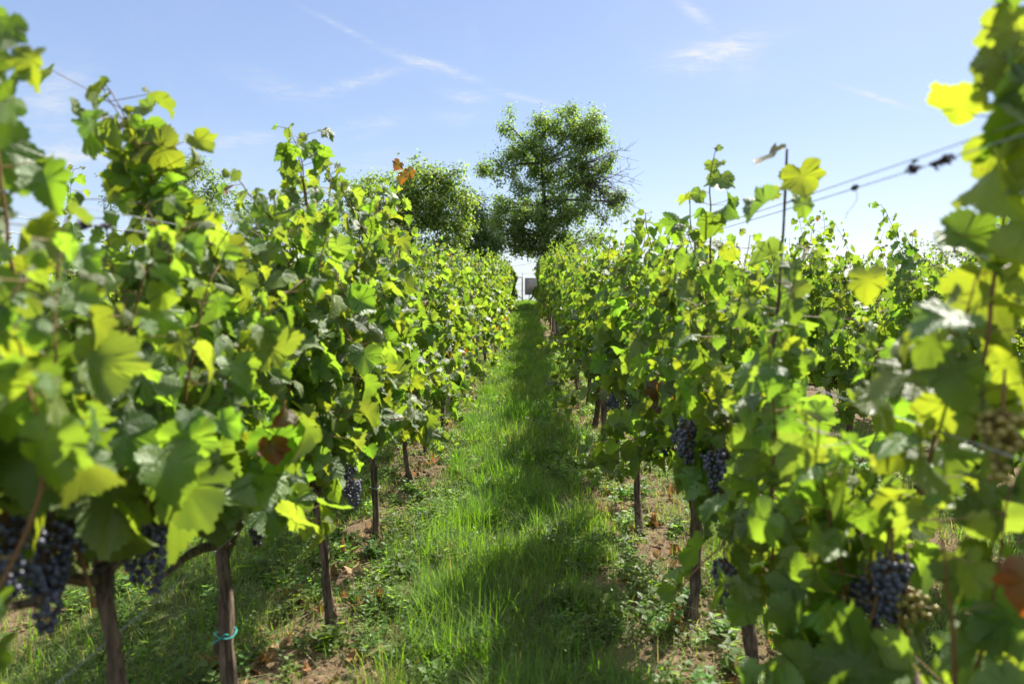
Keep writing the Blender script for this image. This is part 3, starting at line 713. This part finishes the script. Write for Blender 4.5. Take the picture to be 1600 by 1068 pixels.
def wire(x, z, y0, y1, label, r=.0016, posts=(9.0, 21.0), dx=0.0, dy=0.0, sag=.02):
    b = Bag(); n = 60; y = np.linspace(y0, y1, n)
    P = np.stack([x + dx * np.sin(y * .7), y, z + ground_z(np.full(n, x), y) * 1.0 - sag * np.abs(np.sin(y * np.pi / 6))], -1)
    P[:, 2] = z + .8 * sstep(5, CREST + 4, y) - sag * np.abs(np.sin(y * np.pi / 6.0 + .4))
    tube(b, P, r, 6); single('trellis_wire', b.mesh('trellis_wire', [WIRE]), label, 'wire', (0, 0, 0), 'trellis wires along the rows')
wire(.80, 1.985, .45, 20.9, 'upper of the two top wires of the row right of the path', .0013)
wire(.785, 1.966, .45, 20.9, 'lower of the two top wires of the row right of the path', .0013, sag=.028)
wire(.80, 1.44, .45, 20.9, 'middle wire running through the row right of the path')
wire(.80, .88, .45, 20.9, 'low wire carrying the vine arms right of the path')
wire(-1.0, 1.90, .45, 20.9, 'upper of the two top wires of the row left of the path', .0010)
wire(-.985, 1.872, .45, 20.9, 'lower of the two top wires of the row left of the path', .0010, sag=.03)
wire(-1.0, 1.45, .45, 20.9, 'middle wire running through the row left of the path')
wire(-1.0, .88, .45, 20.9, 'low wire carrying the vine arms left of the path')
wire(-2.8, 2.10, 1.0, 14, 'higher of the top wires of the next row on the left', .0024)
wire(-2.78, 2.02, 1.0, 14, 'lower of the top wires of the next row on the left', .0024, sag=.03)

def tendril(p, seed, label, size=.03, tail=0.0):
    rng = np.random.default_rng(seed); b = Bag()
    for k in range(7):
        n = 14; q = np.linspace(0, 1, n); a = rng.uniform(0, 6.28) + q * rng.uniform(5, 12)
        ax = rng.normal(0, size * .7)
        P = np.stack([size * .35 * np.cos(a) * (1 - .4 * q), ax + (q - .5) * size * 1.6, size * .35 * np.sin(a) * (1 - .3 * q) + rng.normal(0, .002)], -1)
        tube(b, P, .0016, 4, (.05, .04, .045))
    leaves(b, rng.normal(0, size * .3, (3, 3)), rng.normal(0, 1, (3, 3)), rng.normal(0, 1, (3, 3)), np.full(3, size * .7), np.full((3, 3), .05), 1, rng, 2.5)
    if tail:
        q = np.linspace(0, 1, 12); tube(b, np.stack([.01 * np.sin(q * 5), .02 * q, -tail * q], -1), .0006, 4, (.12, .12, .13))
    single('dry_tendril', b.mesh('dry_tendril', [STRAW_MAT]), label, 'tendril', tuple(p), 'dry tendrils clinging to the top wires')
def on_wire(px, x=.785):                           # where the lower top wire crosses that column
    d = ray(px, 300); y = d.y * x / d.x; return Vector((x, y, 1.966 + .8 * float(sstep(5, CREST + 4, y)) - .028 * abs(math.sin(y * math.pi / 6 + .4))))
tendril(on_wire(1425), 1, 'round tangle of dry tendril halfway along the bare wires', .017)
tendril(on_wire(1478), 2, 'elongated tangle of dry tendril near the tall leafy shoot', .020)
tendril(on_wire(1462), 3, 'tiny knot of dry tendril beside the elongated tangle', .012)
def on_left(px, x=-.985, z=1.872):
    d = ray(px, 300); y = d.y * x / d.x; return Vector((x, y, z - .03 * abs(math.sin(y * math.pi / 6 + .4))))
tendril(on_left(132), 5, 'dark tangle of dry tendril on the wires over the near left vines', .018)
tendril(on_left(163), 6, 'smaller ball of dry tendril on the wires next to the dark tangle, left row', .012)
tendril(on_wire(1335), 4, 'thin curl of dry tendril hanging from the wires', .010, .07)

# ------------------------------------------------------------------ trees beyond the vineyard
def leaf_cards(bag, P, Nn, T, s, tint, rng, w=.38):
    """small folded oval leaves"""
    n = len(P); Nn = unit(Nn); T = unit(T - (T * Nn).sum(-1, keepdims=True) * Nn); X = np.cross(T, Nn); s = s[:, None]
    V = np.stack([P, P + s * (.45 * T + w * X + .10 * Nn), P + s * (1.0 * T - .08 * Nn), P + s * (.45 * T - w * X + .10 * Nn)], 1)
    F = (np.arange(n) * 4)[:, None, None] + np.array([[0, 1, 2], [0, 2, 3]])[None]
    bag.add(V, F, np.repeat(tint, 4, 0))
def tree(name, label, base, fork, blobs, leaf, tint, seed, trunk_r=.16, per=26, spread=.28, twig_extra=0, group=None):
    """blobs: centre (x,y,z), radii, number of twig ends; crown leaves gather round the twig ends"""
    rng = np.random.default_rng(seed); base = np.array(base); fork = np.array(fork)
    wood, fol = Bag(), Bag()
    n = 9; q = np.linspace(0, 1, n)[:, None]; top = fork + np.array([0, 0, (max(b[0][2] for b in blobs) - fork[2]) * .55])
    P = base + (top - base) * q + np.cumsum(rng.normal(0, .03, (n, 3)), 0) - [0, 0, .3] * (1 - q)
    tube(wood, P, trunk_r * (1.15 - .8 * q[:, 0]), 10, rough=.04, rng=rng)
    PP, NN, TT = [], [], []
    for (c, r, k) in blobs:
        c = np.array(c); r = np.array(r)
        st = P[min(n - 1, max(2, int(n * np.clip((c[2] - r[2] * .6 - base[2]) / max(top[2] - base[2], .1), .25, .95))))]
        m = 7; qq = np.linspace(0, 1, m)[:, None]
        L = st + (c - st) * qq + np.array([0, 0, .25]) * np.sin(qq * 3.1) * np.linalg.norm(c - st) * .15 + np.cumsum(rng.normal(0, .02, (m, 3)), 0)
        tube(wood, L, np.linspace(trunk_r * .42, trunk_r * .12, m), 6, rough=.04, rng=rng)
        d = unit(rng.normal(0, 1, (k, 3))); rad = rng.uniform(.25, 1.0, (k, 1)) ** .55
        E0 = c + d * r * rad * (1 + .25 * rng.normal(0, 1, (k, 1)) * (rng.random((k, 1)) < .3))
        a = L[rng.integers(m // 2, m, k)]; mid = (a + E0) / 2 + rng.normal(0, .12, (k, 3))
        sticks(wood, a, mid, trunk_r * .10, trunk_r * .055); sticks(wood, mid, E0, trunk_r * .055, .006)
        if twig_extra:
            e2 = E0 + unit(rng.normal(0, 1, (k, 3)) + d) * rng.uniform(.2, .5, (k, 1)); sticks(wood, E0, e2, .009, .004)
        kk = rng.poisson(per * rng.gamma(2.2, 1 / 2.2, k)); idx = np.repeat(np.arange(k), kk)
        off = rng.normal(0, spread * .55, (len(idx), 3)); p = E0[idx] + off
        PP.append(p); NN.append(unit(off + 1e-6) * .6 + d[idx] * .4 + np.array([0, 0, .7]) + rng.normal(0, .45, p.shape))
        TT.append(off + rng.normal(0, .3, p.shape) + [0, 0, -.3])
    PP, NN, TT = map(np.concatenate, (PP, NN, TT)); n = len(PP)
    t = np.array(tint) * rng.uniform(.6, 1.4, (n, 1)) * (1 + rng.normal(0, .08, (n, 3)))
    leaf_cards(fol, PP, NN, TT, leaf * rng.uniform(.7, 1.3, n), np.clip(t, .004, .4), rng)
    o = thing(name, label, 'tree', tuple(base), 0, group)
    a = part('trunk', wood.mesh('trunk', [TREE_BARK]), o, tuple(-base)); b = part('crown', fol.mesh('crown', [TREE_LEAF]), o, tuple(-base))
    return o
def blob(px, py, Y, rpx, rpz, k, depth=1.0):
    c = at_y(px, py, Y); s = Y / F_PX; return (tuple(c), (rpx * s, rpx * s * depth, rpz * s), k)
def base_at(px, Y): p = at_y(px, 470, Y); return (p.x, Y, gz(p.x, Y))
Y0 = 38
tree('broadleaf_tree', 'tall broadleaf tree with dead twigs on one side, at the end of the path', base_at(858, Y0), tuple(at_y(850, 330, Y0)),
     [blob(872, 245, Y0, 58, 50, 70), blob(905, 196, Y0, 44, 28, 42), blob(848, 200, Y0, 30, 24, 20), blob(785, 262, Y0, 36, 28, 26), blob(795, 196, Y0, 18, 22, 7), blob(820, 230, Y0, 26, 20, 14), blob(932, 212, Y0, 18, 22, 12),
      blob(930, 255, Y0, 32, 50, 38), blob(838, 320, Y0, 62, 48, 75), blob(885, 330, Y0, 52, 52, 60), blob(790, 345, Y0, 36, 34, 36), blob(845, 378, Y0, 36, 26, 30),
      blob(770, 355, Y0 + 1, 28, 30, 22), blob(962, 318, Y0, 16, 18, 8), blob(915, 375, Y0, 34, 28, 20), blob(855, 402, Y0, 30, 20, 22), blob(885, 392, Y0, 34, 24, 22), blob(812, 378, Y0, 26, 22, 16)],
       .135, (.105, .158, .060), 1, .20, 82, .34, 0)
b = Bag(); rng = np.random.default_rng(8); dead = []
for k in range(30):                               # dead twigs on the right-hand side, bare
    a = np.array(at_y(912 + rng.uniform(-15, 10), 285 + rng.uniform(-30, 30), Y0 - .5)); e = np.array(at_y(960 + rng.uniform(-18, 36), 285 + rng.uniform(-65, 60), Y0 - .5 + rng.normal(0, .4)))
    P = curve(a, e, rng, (0, 0, rng.normal(0, .15)), 9, .12); tube(b, P, np.linspace(.03, .008, 9), 5)
    for j in range(7):
        s = P[rng.integers(3, 9)]; t = s + (unit(e - a) + rng.normal(0, .6, 3)) * rng.uniform(.2, .7); mid = (s + t) / 2 + rng.normal(0, .05, 3)
        tube(b, [s, mid, t], [.010, .008, .005], 4)
    dead.append(k)
big = [o for o in bpy.data.objects if o.name == 'broadleaf_tree'][0]
part('dead_branch', b.mesh('dead_branch', [TREE_BARK]), big, tuple(-big.location), 'bare dead twigs')
Y1 = 31
tree('walnut_tree', 'lower spreading tree behind the left row, beside the tall broadleaf tree', base_at(650, Y1), tuple(at_y(645, 380, Y1)),
     [blob(660, 300, Y1, 60, 40, 60), blob(590, 325, Y1, 64, 52, 62), blob(700, 335, Y1, 48, 50, 52), blob(640, 350, Y1, 80, 45, 60), blob(565, 300, Y1, 26, 26, 12),
      blob(700, 270, Y1, 24, 18, 12), blob(655, 268, Y1, 30, 16, 14), blob(660, 395, Y1, 80, 34, 46), blob(580, 370, Y1, 50, 40, 34)], .135, (.120, .172, .052), 2, .16, 64, .32)
tree('dark_tree', 'darker small tree in the gap between the spreading tree and the tall one', base_at(745, 35), tuple(at_y(745, 390, 35)),
     [blob(742, 335, 35, 26, 32, 26), blob(750, 370, 35, 36, 36, 30), blob(720, 370, 35, 30, 30, 20), blob(728, 318, 35, 22, 22, 14), blob(768, 385, 35, 30, 26, 20)], .13, (.080, .130, .052), 3, .12, 60, .36)
tree('background_tree', 'fine-leaved tree rising behind the row on the left, crossed by the long shoot', base_at(260, 33), tuple(at_y(265, 360, 33)),
     [blob(270, 300, 33, 70, 48, 60), blob(215, 310, 33, 44, 36, 28), blob(310, 265, 33, 30, 26, 16), blob(205, 285, 33, 26, 24, 12), blob(300, 335, 33, 80, 40, 50), blob(345, 300, 33, 30, 30, 12)],
     .13, (.10, .145, .058), 4, .14, 46, .34)
tree('hazel_bush', 'small rounded tree seen between the far vines and the leafy shoot on the right', base_at(1515, 40), tuple(at_y(1515, 420, 40)),
     [blob(1515, 365, 40, 40, 24, 22), blob(1500, 390, 40, 60, 30, 30), blob(1580, 352, 40, 46, 26, 26), blob(1600, 380, 40, 50, 36, 26)], .15, (.065, .085, .045), 5, .12, 20, .34)
tree('shrub_tree', 'low tree just behind the left row, at the far end of the rows', base_at(450, 36), tuple(at_y(450, 410, 36)),
     [blob(450, 335, 36, 50, 30, 26), blob(500, 330, 36, 50, 36, 30), blob(400, 350, 36, 50, 36, 26)], .15, (.055, .09, .035), 6, .12, 22, .34)

# ------------------------------------------------------------------ end of the path: fence, board, poles
YF = 44.0
fx = lambda px: at_y(px, 460, YF).x
t = thing('wire_fence', 'thin dark post and rail fence across the end of the path', 'fence', (fx(816), YF, gz(fx(816), YF)))
zt = at_y(816, 433, YF).z; base = Vector(t.location)
for px in (700, 757, 816, 875, 935):
    x = fx(px); z0 = gz(x, YF); bg_ = Bag(); box(bg_, (-.035, -.035, -.5), (.035, .035, zt - z0), (.06, .085, .05))
    part('fence_post', bg_.mesh('fence_post', [PAINT_MAT], False), t, (x - base.x, 0, z0 - base.z))
rb = Bag(); box(rb, (fx(700), -.02, zt - .035), (fx(816) - .035, .02, zt + .01), (.08, .09, .10)); part('rail', rb.mesh('rail', [PAINT_MAT], False), t, (-base.x, 0, -base.z))
for dz in (.22, -.45, -.85):
    wb = Bag(); tube(wb, [(fx(700), 0, zt + dz), (fx(816), 0, zt + dz + .01), (fx(935), 0, zt + dz)], .006, 5); part('fence_wire', wb.mesh('fence_wire', [WIRE]), t, (-base.x, .04, -base.z))
rod = Bag(); tube(rod, [(0, 0, zt - .3), (0, 0, zt + .30)], .012, 6, (.1, .1, .1)); part('top_rod', rod.mesh('top_rod', [PAINT_MAT]), t, (0, -.045, -base.z))

m, g = new_mat('weathered_board'); tcn = g.n('ShaderNodeTexCoord')
n1 = g.noise(tcn.outputs['Object'], 2.6, 5, .6, .6); n2 = g.noise(tcn.outputs['Object'], 11, 4, .65)
cb = g.mix(g.ramp(n1, .42, .58), c4(.36, .31, .28), c4(.22, .24, .29)); cb = g.mix(g.math('MULTIPLY', n2, .6), cb, c4(.26, .22, .19)); out(g, pbsdf(g, cb, .6, .4)); BOARD = m
s0, s1 = at_y(821, 435, YF), at_y(850, 459.5, YF)
bo = thing('sign_board', 'grey mottled board in a thin frame standing beside the fence post', 'board', ((s0.x + s1.x) / 2, YF - .12, gz(s0.x, YF)))
hw, zb, zt2 = (s1.x - s0.x) / 2, s1.z - bo.location.z, s0.z - bo.location.z
pb = Bag(); box(pb, (-hw, -.01, zb), (hw, .01, zt2)); part('panel', pb.mesh('panel', [BOARD], False), bo)
fb = Bag()
for lo, hi in (((-hw - .03, -.02, zb - .03), (-hw, .02, zt2 + .03)), ((hw, -.02, zb - .03), (hw + .03, .02, zt2 + .03)), ((-hw, -.02, zb - .03), (hw, .02, zb)), ((-hw, -.02, zt2), (hw, .02, zt2 + .03))): box(fb, lo, hi, (.07, .06, .06))
part('frame', fb.mesh('frame', [PAINT_MAT], False), bo)
for s in (-.6, .9):
    lb = Bag(); box(lb, (hw * s - .02, .022, -.3), (hw * s + .02, .06, zb + .3), (.10, .09, .08)); part('leg', lb.mesh('leg', [PAINT_MAT], False), bo)

YP = 85.0; p = at_y(1257, 377, YP); zg = gz(p.x, YP)
t = thing('utility_pole', 'distant utility pole with a short crossarm showing above the right rows', 'utility pole', (p.x, YP, zg)); s = YP / F_PX
b = Bag(); tube(b, [(0, 0, -.5), (0, 0, p.z - zg)], [.13, .10], 10, (.11, .09, .08)); part('pole', b.mesh('pole', [PAINT_MAT]), t)
h = at_y(1257, 382, YP).z - zg
b = Bag(); box(b, (-12.5 * s, -.19, h - .10), (12.5 * s, -.11, h + .10), (.12, .10, .085)); part('crossarm', b.mesh('crossarm', [PAINT_MAT], False), t)
for q in (-11, -6, 7, 11):
    b = Bag(); tube(b, [(q * s, -.15, h + .10), (q * s, -.15, h + .2), (q * s, -.15, h + .26)], [.03, .06, .04], 7, (.25, .22, .2)); part('insulator', b.mesh('insulator', [PAINT_MAT]), t)
a = at_y(740, 418, 60); e = at_y(880, 398, 60); b = Bag(); q = np.linspace(0, 1, 20)[:, None]
tube(b, np.array(a) * (1 - q) + np.array(e) * q - np.array([0, 0, .35]) * (4 * q * (1 - q)), .012, 5, (.1, .1, .1))
single('power_line', b.mesh('power_line', [WIRE]), 'thin overhead line crossing the gap at the end of the path', 'cable')

# ------------------------------------------------------------------ ground cover
def blades(bag, x, y, h, w, tint, rng, lean=.35, seg=3, sink=.01):
    n = len(x); z = ground_z(x, y) - sink
    a = rng.uniform(0, 6.283, n); D = np.stack([np.cos(a), np.sin(a), 0 * a], -1); W = np.stack([-np.sin(a), np.cos(a), 0 * a], -1)
    ln = np.abs(rng.normal(lean, lean * .55, n)); base = np.stack([x, y, z], -1); rows = []
    tw = rng.normal(0, .5, n)
    for k in range(seg + 1):
        f = k / seg; drop = ln * .45 * f ** 2.4
        c = base + (h * (f - drop * .9))[:, None] * [0, 0, 1] + (h * ln * f ** 1.7)[:, None] * D
        ww = W * np.cos(tw * f)[:, None] + D * np.sin(tw * f)[:, None]
        hw = w * (1 - f ** 1.6) * .5
        if k < seg: rows += [c - ww * hw[:, None], c + ww * hw[:, None]]
        else: rows += [c]
    V = np.stack(rows, 1); nv = V.shape[1]; f = []
    for k in range(seg - 1): f += [(2 * k, 2 * k + 1, 2 * k + 3), (2 * k, 2 * k + 3, 2 * k + 2)]
    k = seg - 1; f += [(2 * k, 2 * k + 1, 2 * k + 2)]
    F = (np.arange(n) * nv)[:, None, None] + np.array(f)[None]
    bag.add(V, F, np.repeat(tint, nv, 0))
def grass_tint(rng, n, x, y):
    patch = vnoise(x * 1.7 + 60, y * 1.7)[:, None]
    t = np.array([.048, .118, .014]) * (1 - patch) + np.array([.082, .146, .018]) * patch
    t = t * rng.uniform(.65, 1.35, (n, 1)); dry = (rng.random(n) < .03 + .16 * sstep(.5, .8, vnoise(x * 1.1 + 20, y * 1.1 + 5)))[:, None]
    return np.where(dry, np.array([.15, .145, .09]) * rng.uniform(.7, 1.2, (n, 1)), t)

def scatter(rng, n, x0, x1, y0, y1): return rng.uniform(x0, x1, n), rng.uniform(y0, y1, n)
rng = np.random.default_rng(77); lush = Bag()
def aisle_w(x, y, c, hw):                         # how grassy a spot of an aisle is, 0..1
    e = np.abs(x - c) + .38 * (vnoise(x * 2.1 + 7, y * 1.3) - .5) + .22 * (vnoise(x * 6, y * 6 + 3) - .5)
    return 1 - sstep(hw * .55, hw, e)
for (y0, y1, dens, w, sc) in ((1.6, 5, 5200, .0042, 1.0), (5, 9, 3600, .0055, 1.0), (9, 16, 1900, .008, 1.05), (16, 28, 900, .013, 1.1), (28, 50, 420, .022, 1.15)):
    n = int(dens * 1.25 * 1.8 * (y1 - y0)); x, y = scatter(rng, n, -1.0, .8, y0, y1)
    p = aisle_w(x, y, -.12, .80); clump = .12 + 1.15 * vnoise(x * 4 + 11, y * 4) ** 1.5
    rut = 1 - .55 * np.exp(-((np.abs(x + .12) - .36) / .13) ** 2) * sstep(.3, .6, vnoise(x * .9 + 2, y * .7)); k = rng.random(n) < p * clump * rut; x, y, p, rut = x[k], y[k], p[k], rut[k]
    h = rut * (.03 + .30 * vnoise(x * 2.6 + 30, y * 2.6) ** 1.3) * rng.uniform(.55, 1.25, len(x)) * (.45 + .55 * p) * sc + .02
    blades(lush, x, y, h, w * rng.uniform(.7, 1.3, len(x)), grass_tint(rng, len(x), x, y), rng, .5, 3)
# taller tufts along the aisle
for (y0, y1, nt, w) in ((2.4, 6, 60, .0055), (6, 14, 90, .008), (14, 30, 90, .014)):
    tx, ty = scatter(rng, nt, -.62, .42, y0, y1)
    for X, Y in zip(tx, ty):
        n = rng.integers(22, 55); x = X + rng.normal(0, .05, n); y = Y + rng.normal(0, .05, n)
        blades(lush, x, y, rng.uniform(.14, .34, n), np.full(n, w), grass_tint(rng, n, x, y), rng, .55, 4)
X = np.clip(rng.normal(-.42, .10, 46), -.7, -.15); Yt = rng.uniform(3.1, 5.2, 46)   # the bright tall tufts on the sunny side
for a, c in zip(X, Yt):
    n = 34; x = a + rng.normal(0, .05, n); y = c + rng.normal(0, .05, n)
    blades(lush, x, y, rng.uniform(.13, .30, n), np.full(n, .0055), grass_tint(rng, n, x, y) * 1.1, rng, .5, 4)
single('grass', lush.mesh('grass', [GRASS]), 'long green grass covering the path between the rows', 'grass', kind='stuff')

sparse = Bag()
for (x0, x1, y0, y1, dens, w) in ((-1.6, 1.4, 1.6, 7, 1300, .0042), (-1.6, 1.4, 7, 16, 900, .007), (-1.6, 1.4, 16, 40, 160, .013), (-3.6, -1.15, 1.0, 6, 2600, .0048), (1.0, 3.2, 1.0, 6, 2000, .0048), (-5, -1.6, 4, 9, 700, .006), (1.4, 6.5, 4, 9, 700, .006), (-5, -1.6, 9, 16, 160, .01), (1.4, 7, 9, 20, 130, .011)):
    n = int(dens * (x1 - x0) * (y1 - y0)); x, y = scatter(rng, n, x0, x1, y0, y1)
    p = .22 + .9 * sstep(.40, .66, vnoise(x * 3.1 + 5, y * 3.1)) + .4 * sstep(.35, .6, row_dist(x)); k = rng.random(n) < p; x, y = x[k], y[k]; n = len(x)
    t = grass_tint(rng, n, x, y); dry = (rng.random(n) < .22)[:, None]; t = np.where(dry, np.array([.15, .14, .10]) * rng.uniform(.6, 1.2, (n, 1)), t * 1.05)
    blades(sparse, x, y, rng.uniform(.03, .14, n) * np.where((row_dist(x) > .3) & (np.abs(x + .1) > 1.1), 1.5, 1), np.full(n, w), t, rng, .7, 3)
single('thin_grass', sparse.mesh('thin_grass', [GRASS]), 'thin short grass and dry stalks on the soil beneath the vines', 'grass', kind='stuff')

def weed_bag(bag, X, Y, rng, hmax, s):
    for x, y in zip(X, Y):
        z = gz(x, y) - .01; h = rng.uniform(.35, 1) * hmax; ns = rng.integers(1, 4); P, Nn, T, S = [], [], [], []
        t = np.array([.090, .150, .040]) * rng.uniform(.6, 1.5) * rng.uniform(.85, 1.15, 3); big = rng.choice([.55, .8, 1.0, 1.7]); wd = rng.uniform(.14, .46)
        for _ in range(ns):
            d = unit(np.array([rng.normal(0, .35), rng.normal(0, .35), 1])); q = np.array([x + rng.normal(0, .02), y + rng.normal(0, .02), z]); e = q + d * h
            sticks(bag, [q], [e], .0018, .0009, (.12, .15, .05), 1)
            k = int(4 + h / .022); ang = rng.uniform(0, 6.28)
            for j in range(k):
                f = (j + .5) / k; a = ang + j * 2.4; o = np.array([math.cos(a), math.sin(a), rng.uniform(-.1, .5)])
                P.append(q + (e - q) * f); T.append(o); Nn.append(np.array([-.3 * o[0], -.3 * o[1], 1]) + rng.normal(0, .2, 3)); S.append(s * big * rng.uniform(.6, 1.3) * (1.15 - .6 * f))
        P, Nn, T, S = map(np.array, (P, Nn, T, S)); leaf_cards(bag, P, Nn, T, S, np.tile(t, (len(P), 1)) * rng.uniform(.8, 1.2, (len(P), 1)), rng, wd)
wb = Bag(); rng = np.random.default_rng(78)
def wsites(n, x0, x1, y0, y1, lo=.42):
    x, y = scatter(rng, n, x0, x1, y0, y1); k = vnoise(x * 2.3 + 3, y * 2.3 + 8) > lo; return x[k], y[k]
for a in ((520, .12, 1.1, 2.0, 7.5, .15, .046), (560, -1.4, -.35, 2.0, 7.5, .15, .046), (700, -.75, .55, 2.2, 8, .15, .032), (500, .15, .75, 2.4, 8, .17, .036), (420, -.95, -.45, 2.4, 8, .17, .036), (500, -.7, .5, 8, 18, .2, .05), (1100, .15, 1.2, 7.5, 18, .16, .045), (1100, -1.4, -.4, 7.5, 18, .16, .045),
          (620, -3.4, -1.15, 1.3, 6, .20, .045), (260, -3.6, -1.4, 5, 9, .22, .055), (560, 1.1, 3.4, 1.3, 7, .22, .05)):
    x, y = wsites(*a[:5]); weed_bag(wb, x, y, rng, a[5], a[6])
single('weeds', wb.mesh('weeds', [GRASS, STRAW_MAT]), 'low broad-leaved weeds spreading under the vines and beside the grass', 'weeds', kind='stuff')

cb = Bag(); rng = np.random.default_rng(79); V, F = ICO[1]                              # loose clods and dry litter under the rows
for (n, c, y0, y1, s0, s1) in ((2600, -1.0, 1.8, 8, .004, .024), (2600, .8, 1.8, 8, .004, .024), (700, -1., 8, 18, .01, .035), (700, .8, 8, 18, .01, .035)):
    x = c + rng.normal(0, .22, n); y = rng.uniform(y0, y1, n); s = s0 + (s1 - s0) * rng.random(n) ** 3
    j = 1 + rng.normal(0, .22, (n, len(V), 1)); VV = np.stack([x, y, ground_z(x, y)], -1)[:, None] + V[None] * j * s[:, None, None] * [1, 1, .65]
    t = np.array([.12, .083, .050]) * rng.uniform(.5, 1.3, (n, 1)); cb.add(VV, (np.arange(n) * len(V))[:, None, None] + F[None], np.repeat(t, len(V), 0))
single('soil_clods', cb.mesh('soil_clods', [CLOD_MAT], False), 'loose brown clods and crumbs of soil under the rows', 'soil', kind='stuff')
fb = Bag(); n = 620
x = np.where(rng.random(n) < .5, -1.0, .8) + rng.normal(0, .24, n); y = 1.9 + 11 * rng.random(n) ** 1.4
t = np.array([.26, .13, .06]) * rng.uniform(.4, 1.3, (n, 1)); t = np.where((rng.random(n) < .3)[:, None], np.array([.30, .22, .12]) * rng.uniform(.6, 1.2, (n, 1)), t)
leaves(fb, np.stack([x, y, ground_z(x, y) + .012], -1), np.stack([rng.normal(0, .4, n), rng.normal(0, .4, n), np.ones(n)], -1), rng.normal(0, 1, (n, 3)), rng.uniform(.03, .085, n), t, 1, rng, 2.2)
single('fallen_leaves', fb.mesh('fallen_leaves', [DRY_LEAF]), 'curled brown fallen leaves scattered on the soil under the rows', 'leaves', kind='stuff')
sb = Bag(); n = 2400; x = np.where(rng.random(n) < .5, -1.0, .8) + rng.normal(0, .3, n); y = 1.9 + 10 * rng.random(n) ** 1.3; a = rng.uniform(0, 6.28, n); L = rng.uniform(.04, .22, n)
e = np.stack([x + L * np.cos(a), y + L * np.sin(a)], -1)
sticks(sb, np.stack([x, y, ground_z(x, y) + .008], -1), np.stack([e[:, 0], e[:, 1], ground_z(e[:, 0], e[:, 1]) + rng.uniform(.005, .05, n)], -1), .0016, .0010, np.array([.30, .23, .14]) * rng.uniform(.5, 1.3, (n, 1)))
single('dry_stems', sb.mesh('dry_stems', [STRAW_MAT]), 'dry straw stems and prunings lying on the soil', 'straw', kind='stuff')
print('objects', len(bpy.data.objects), 'tris', sum(len(m.polygons) for m in bpy.data.meshes))
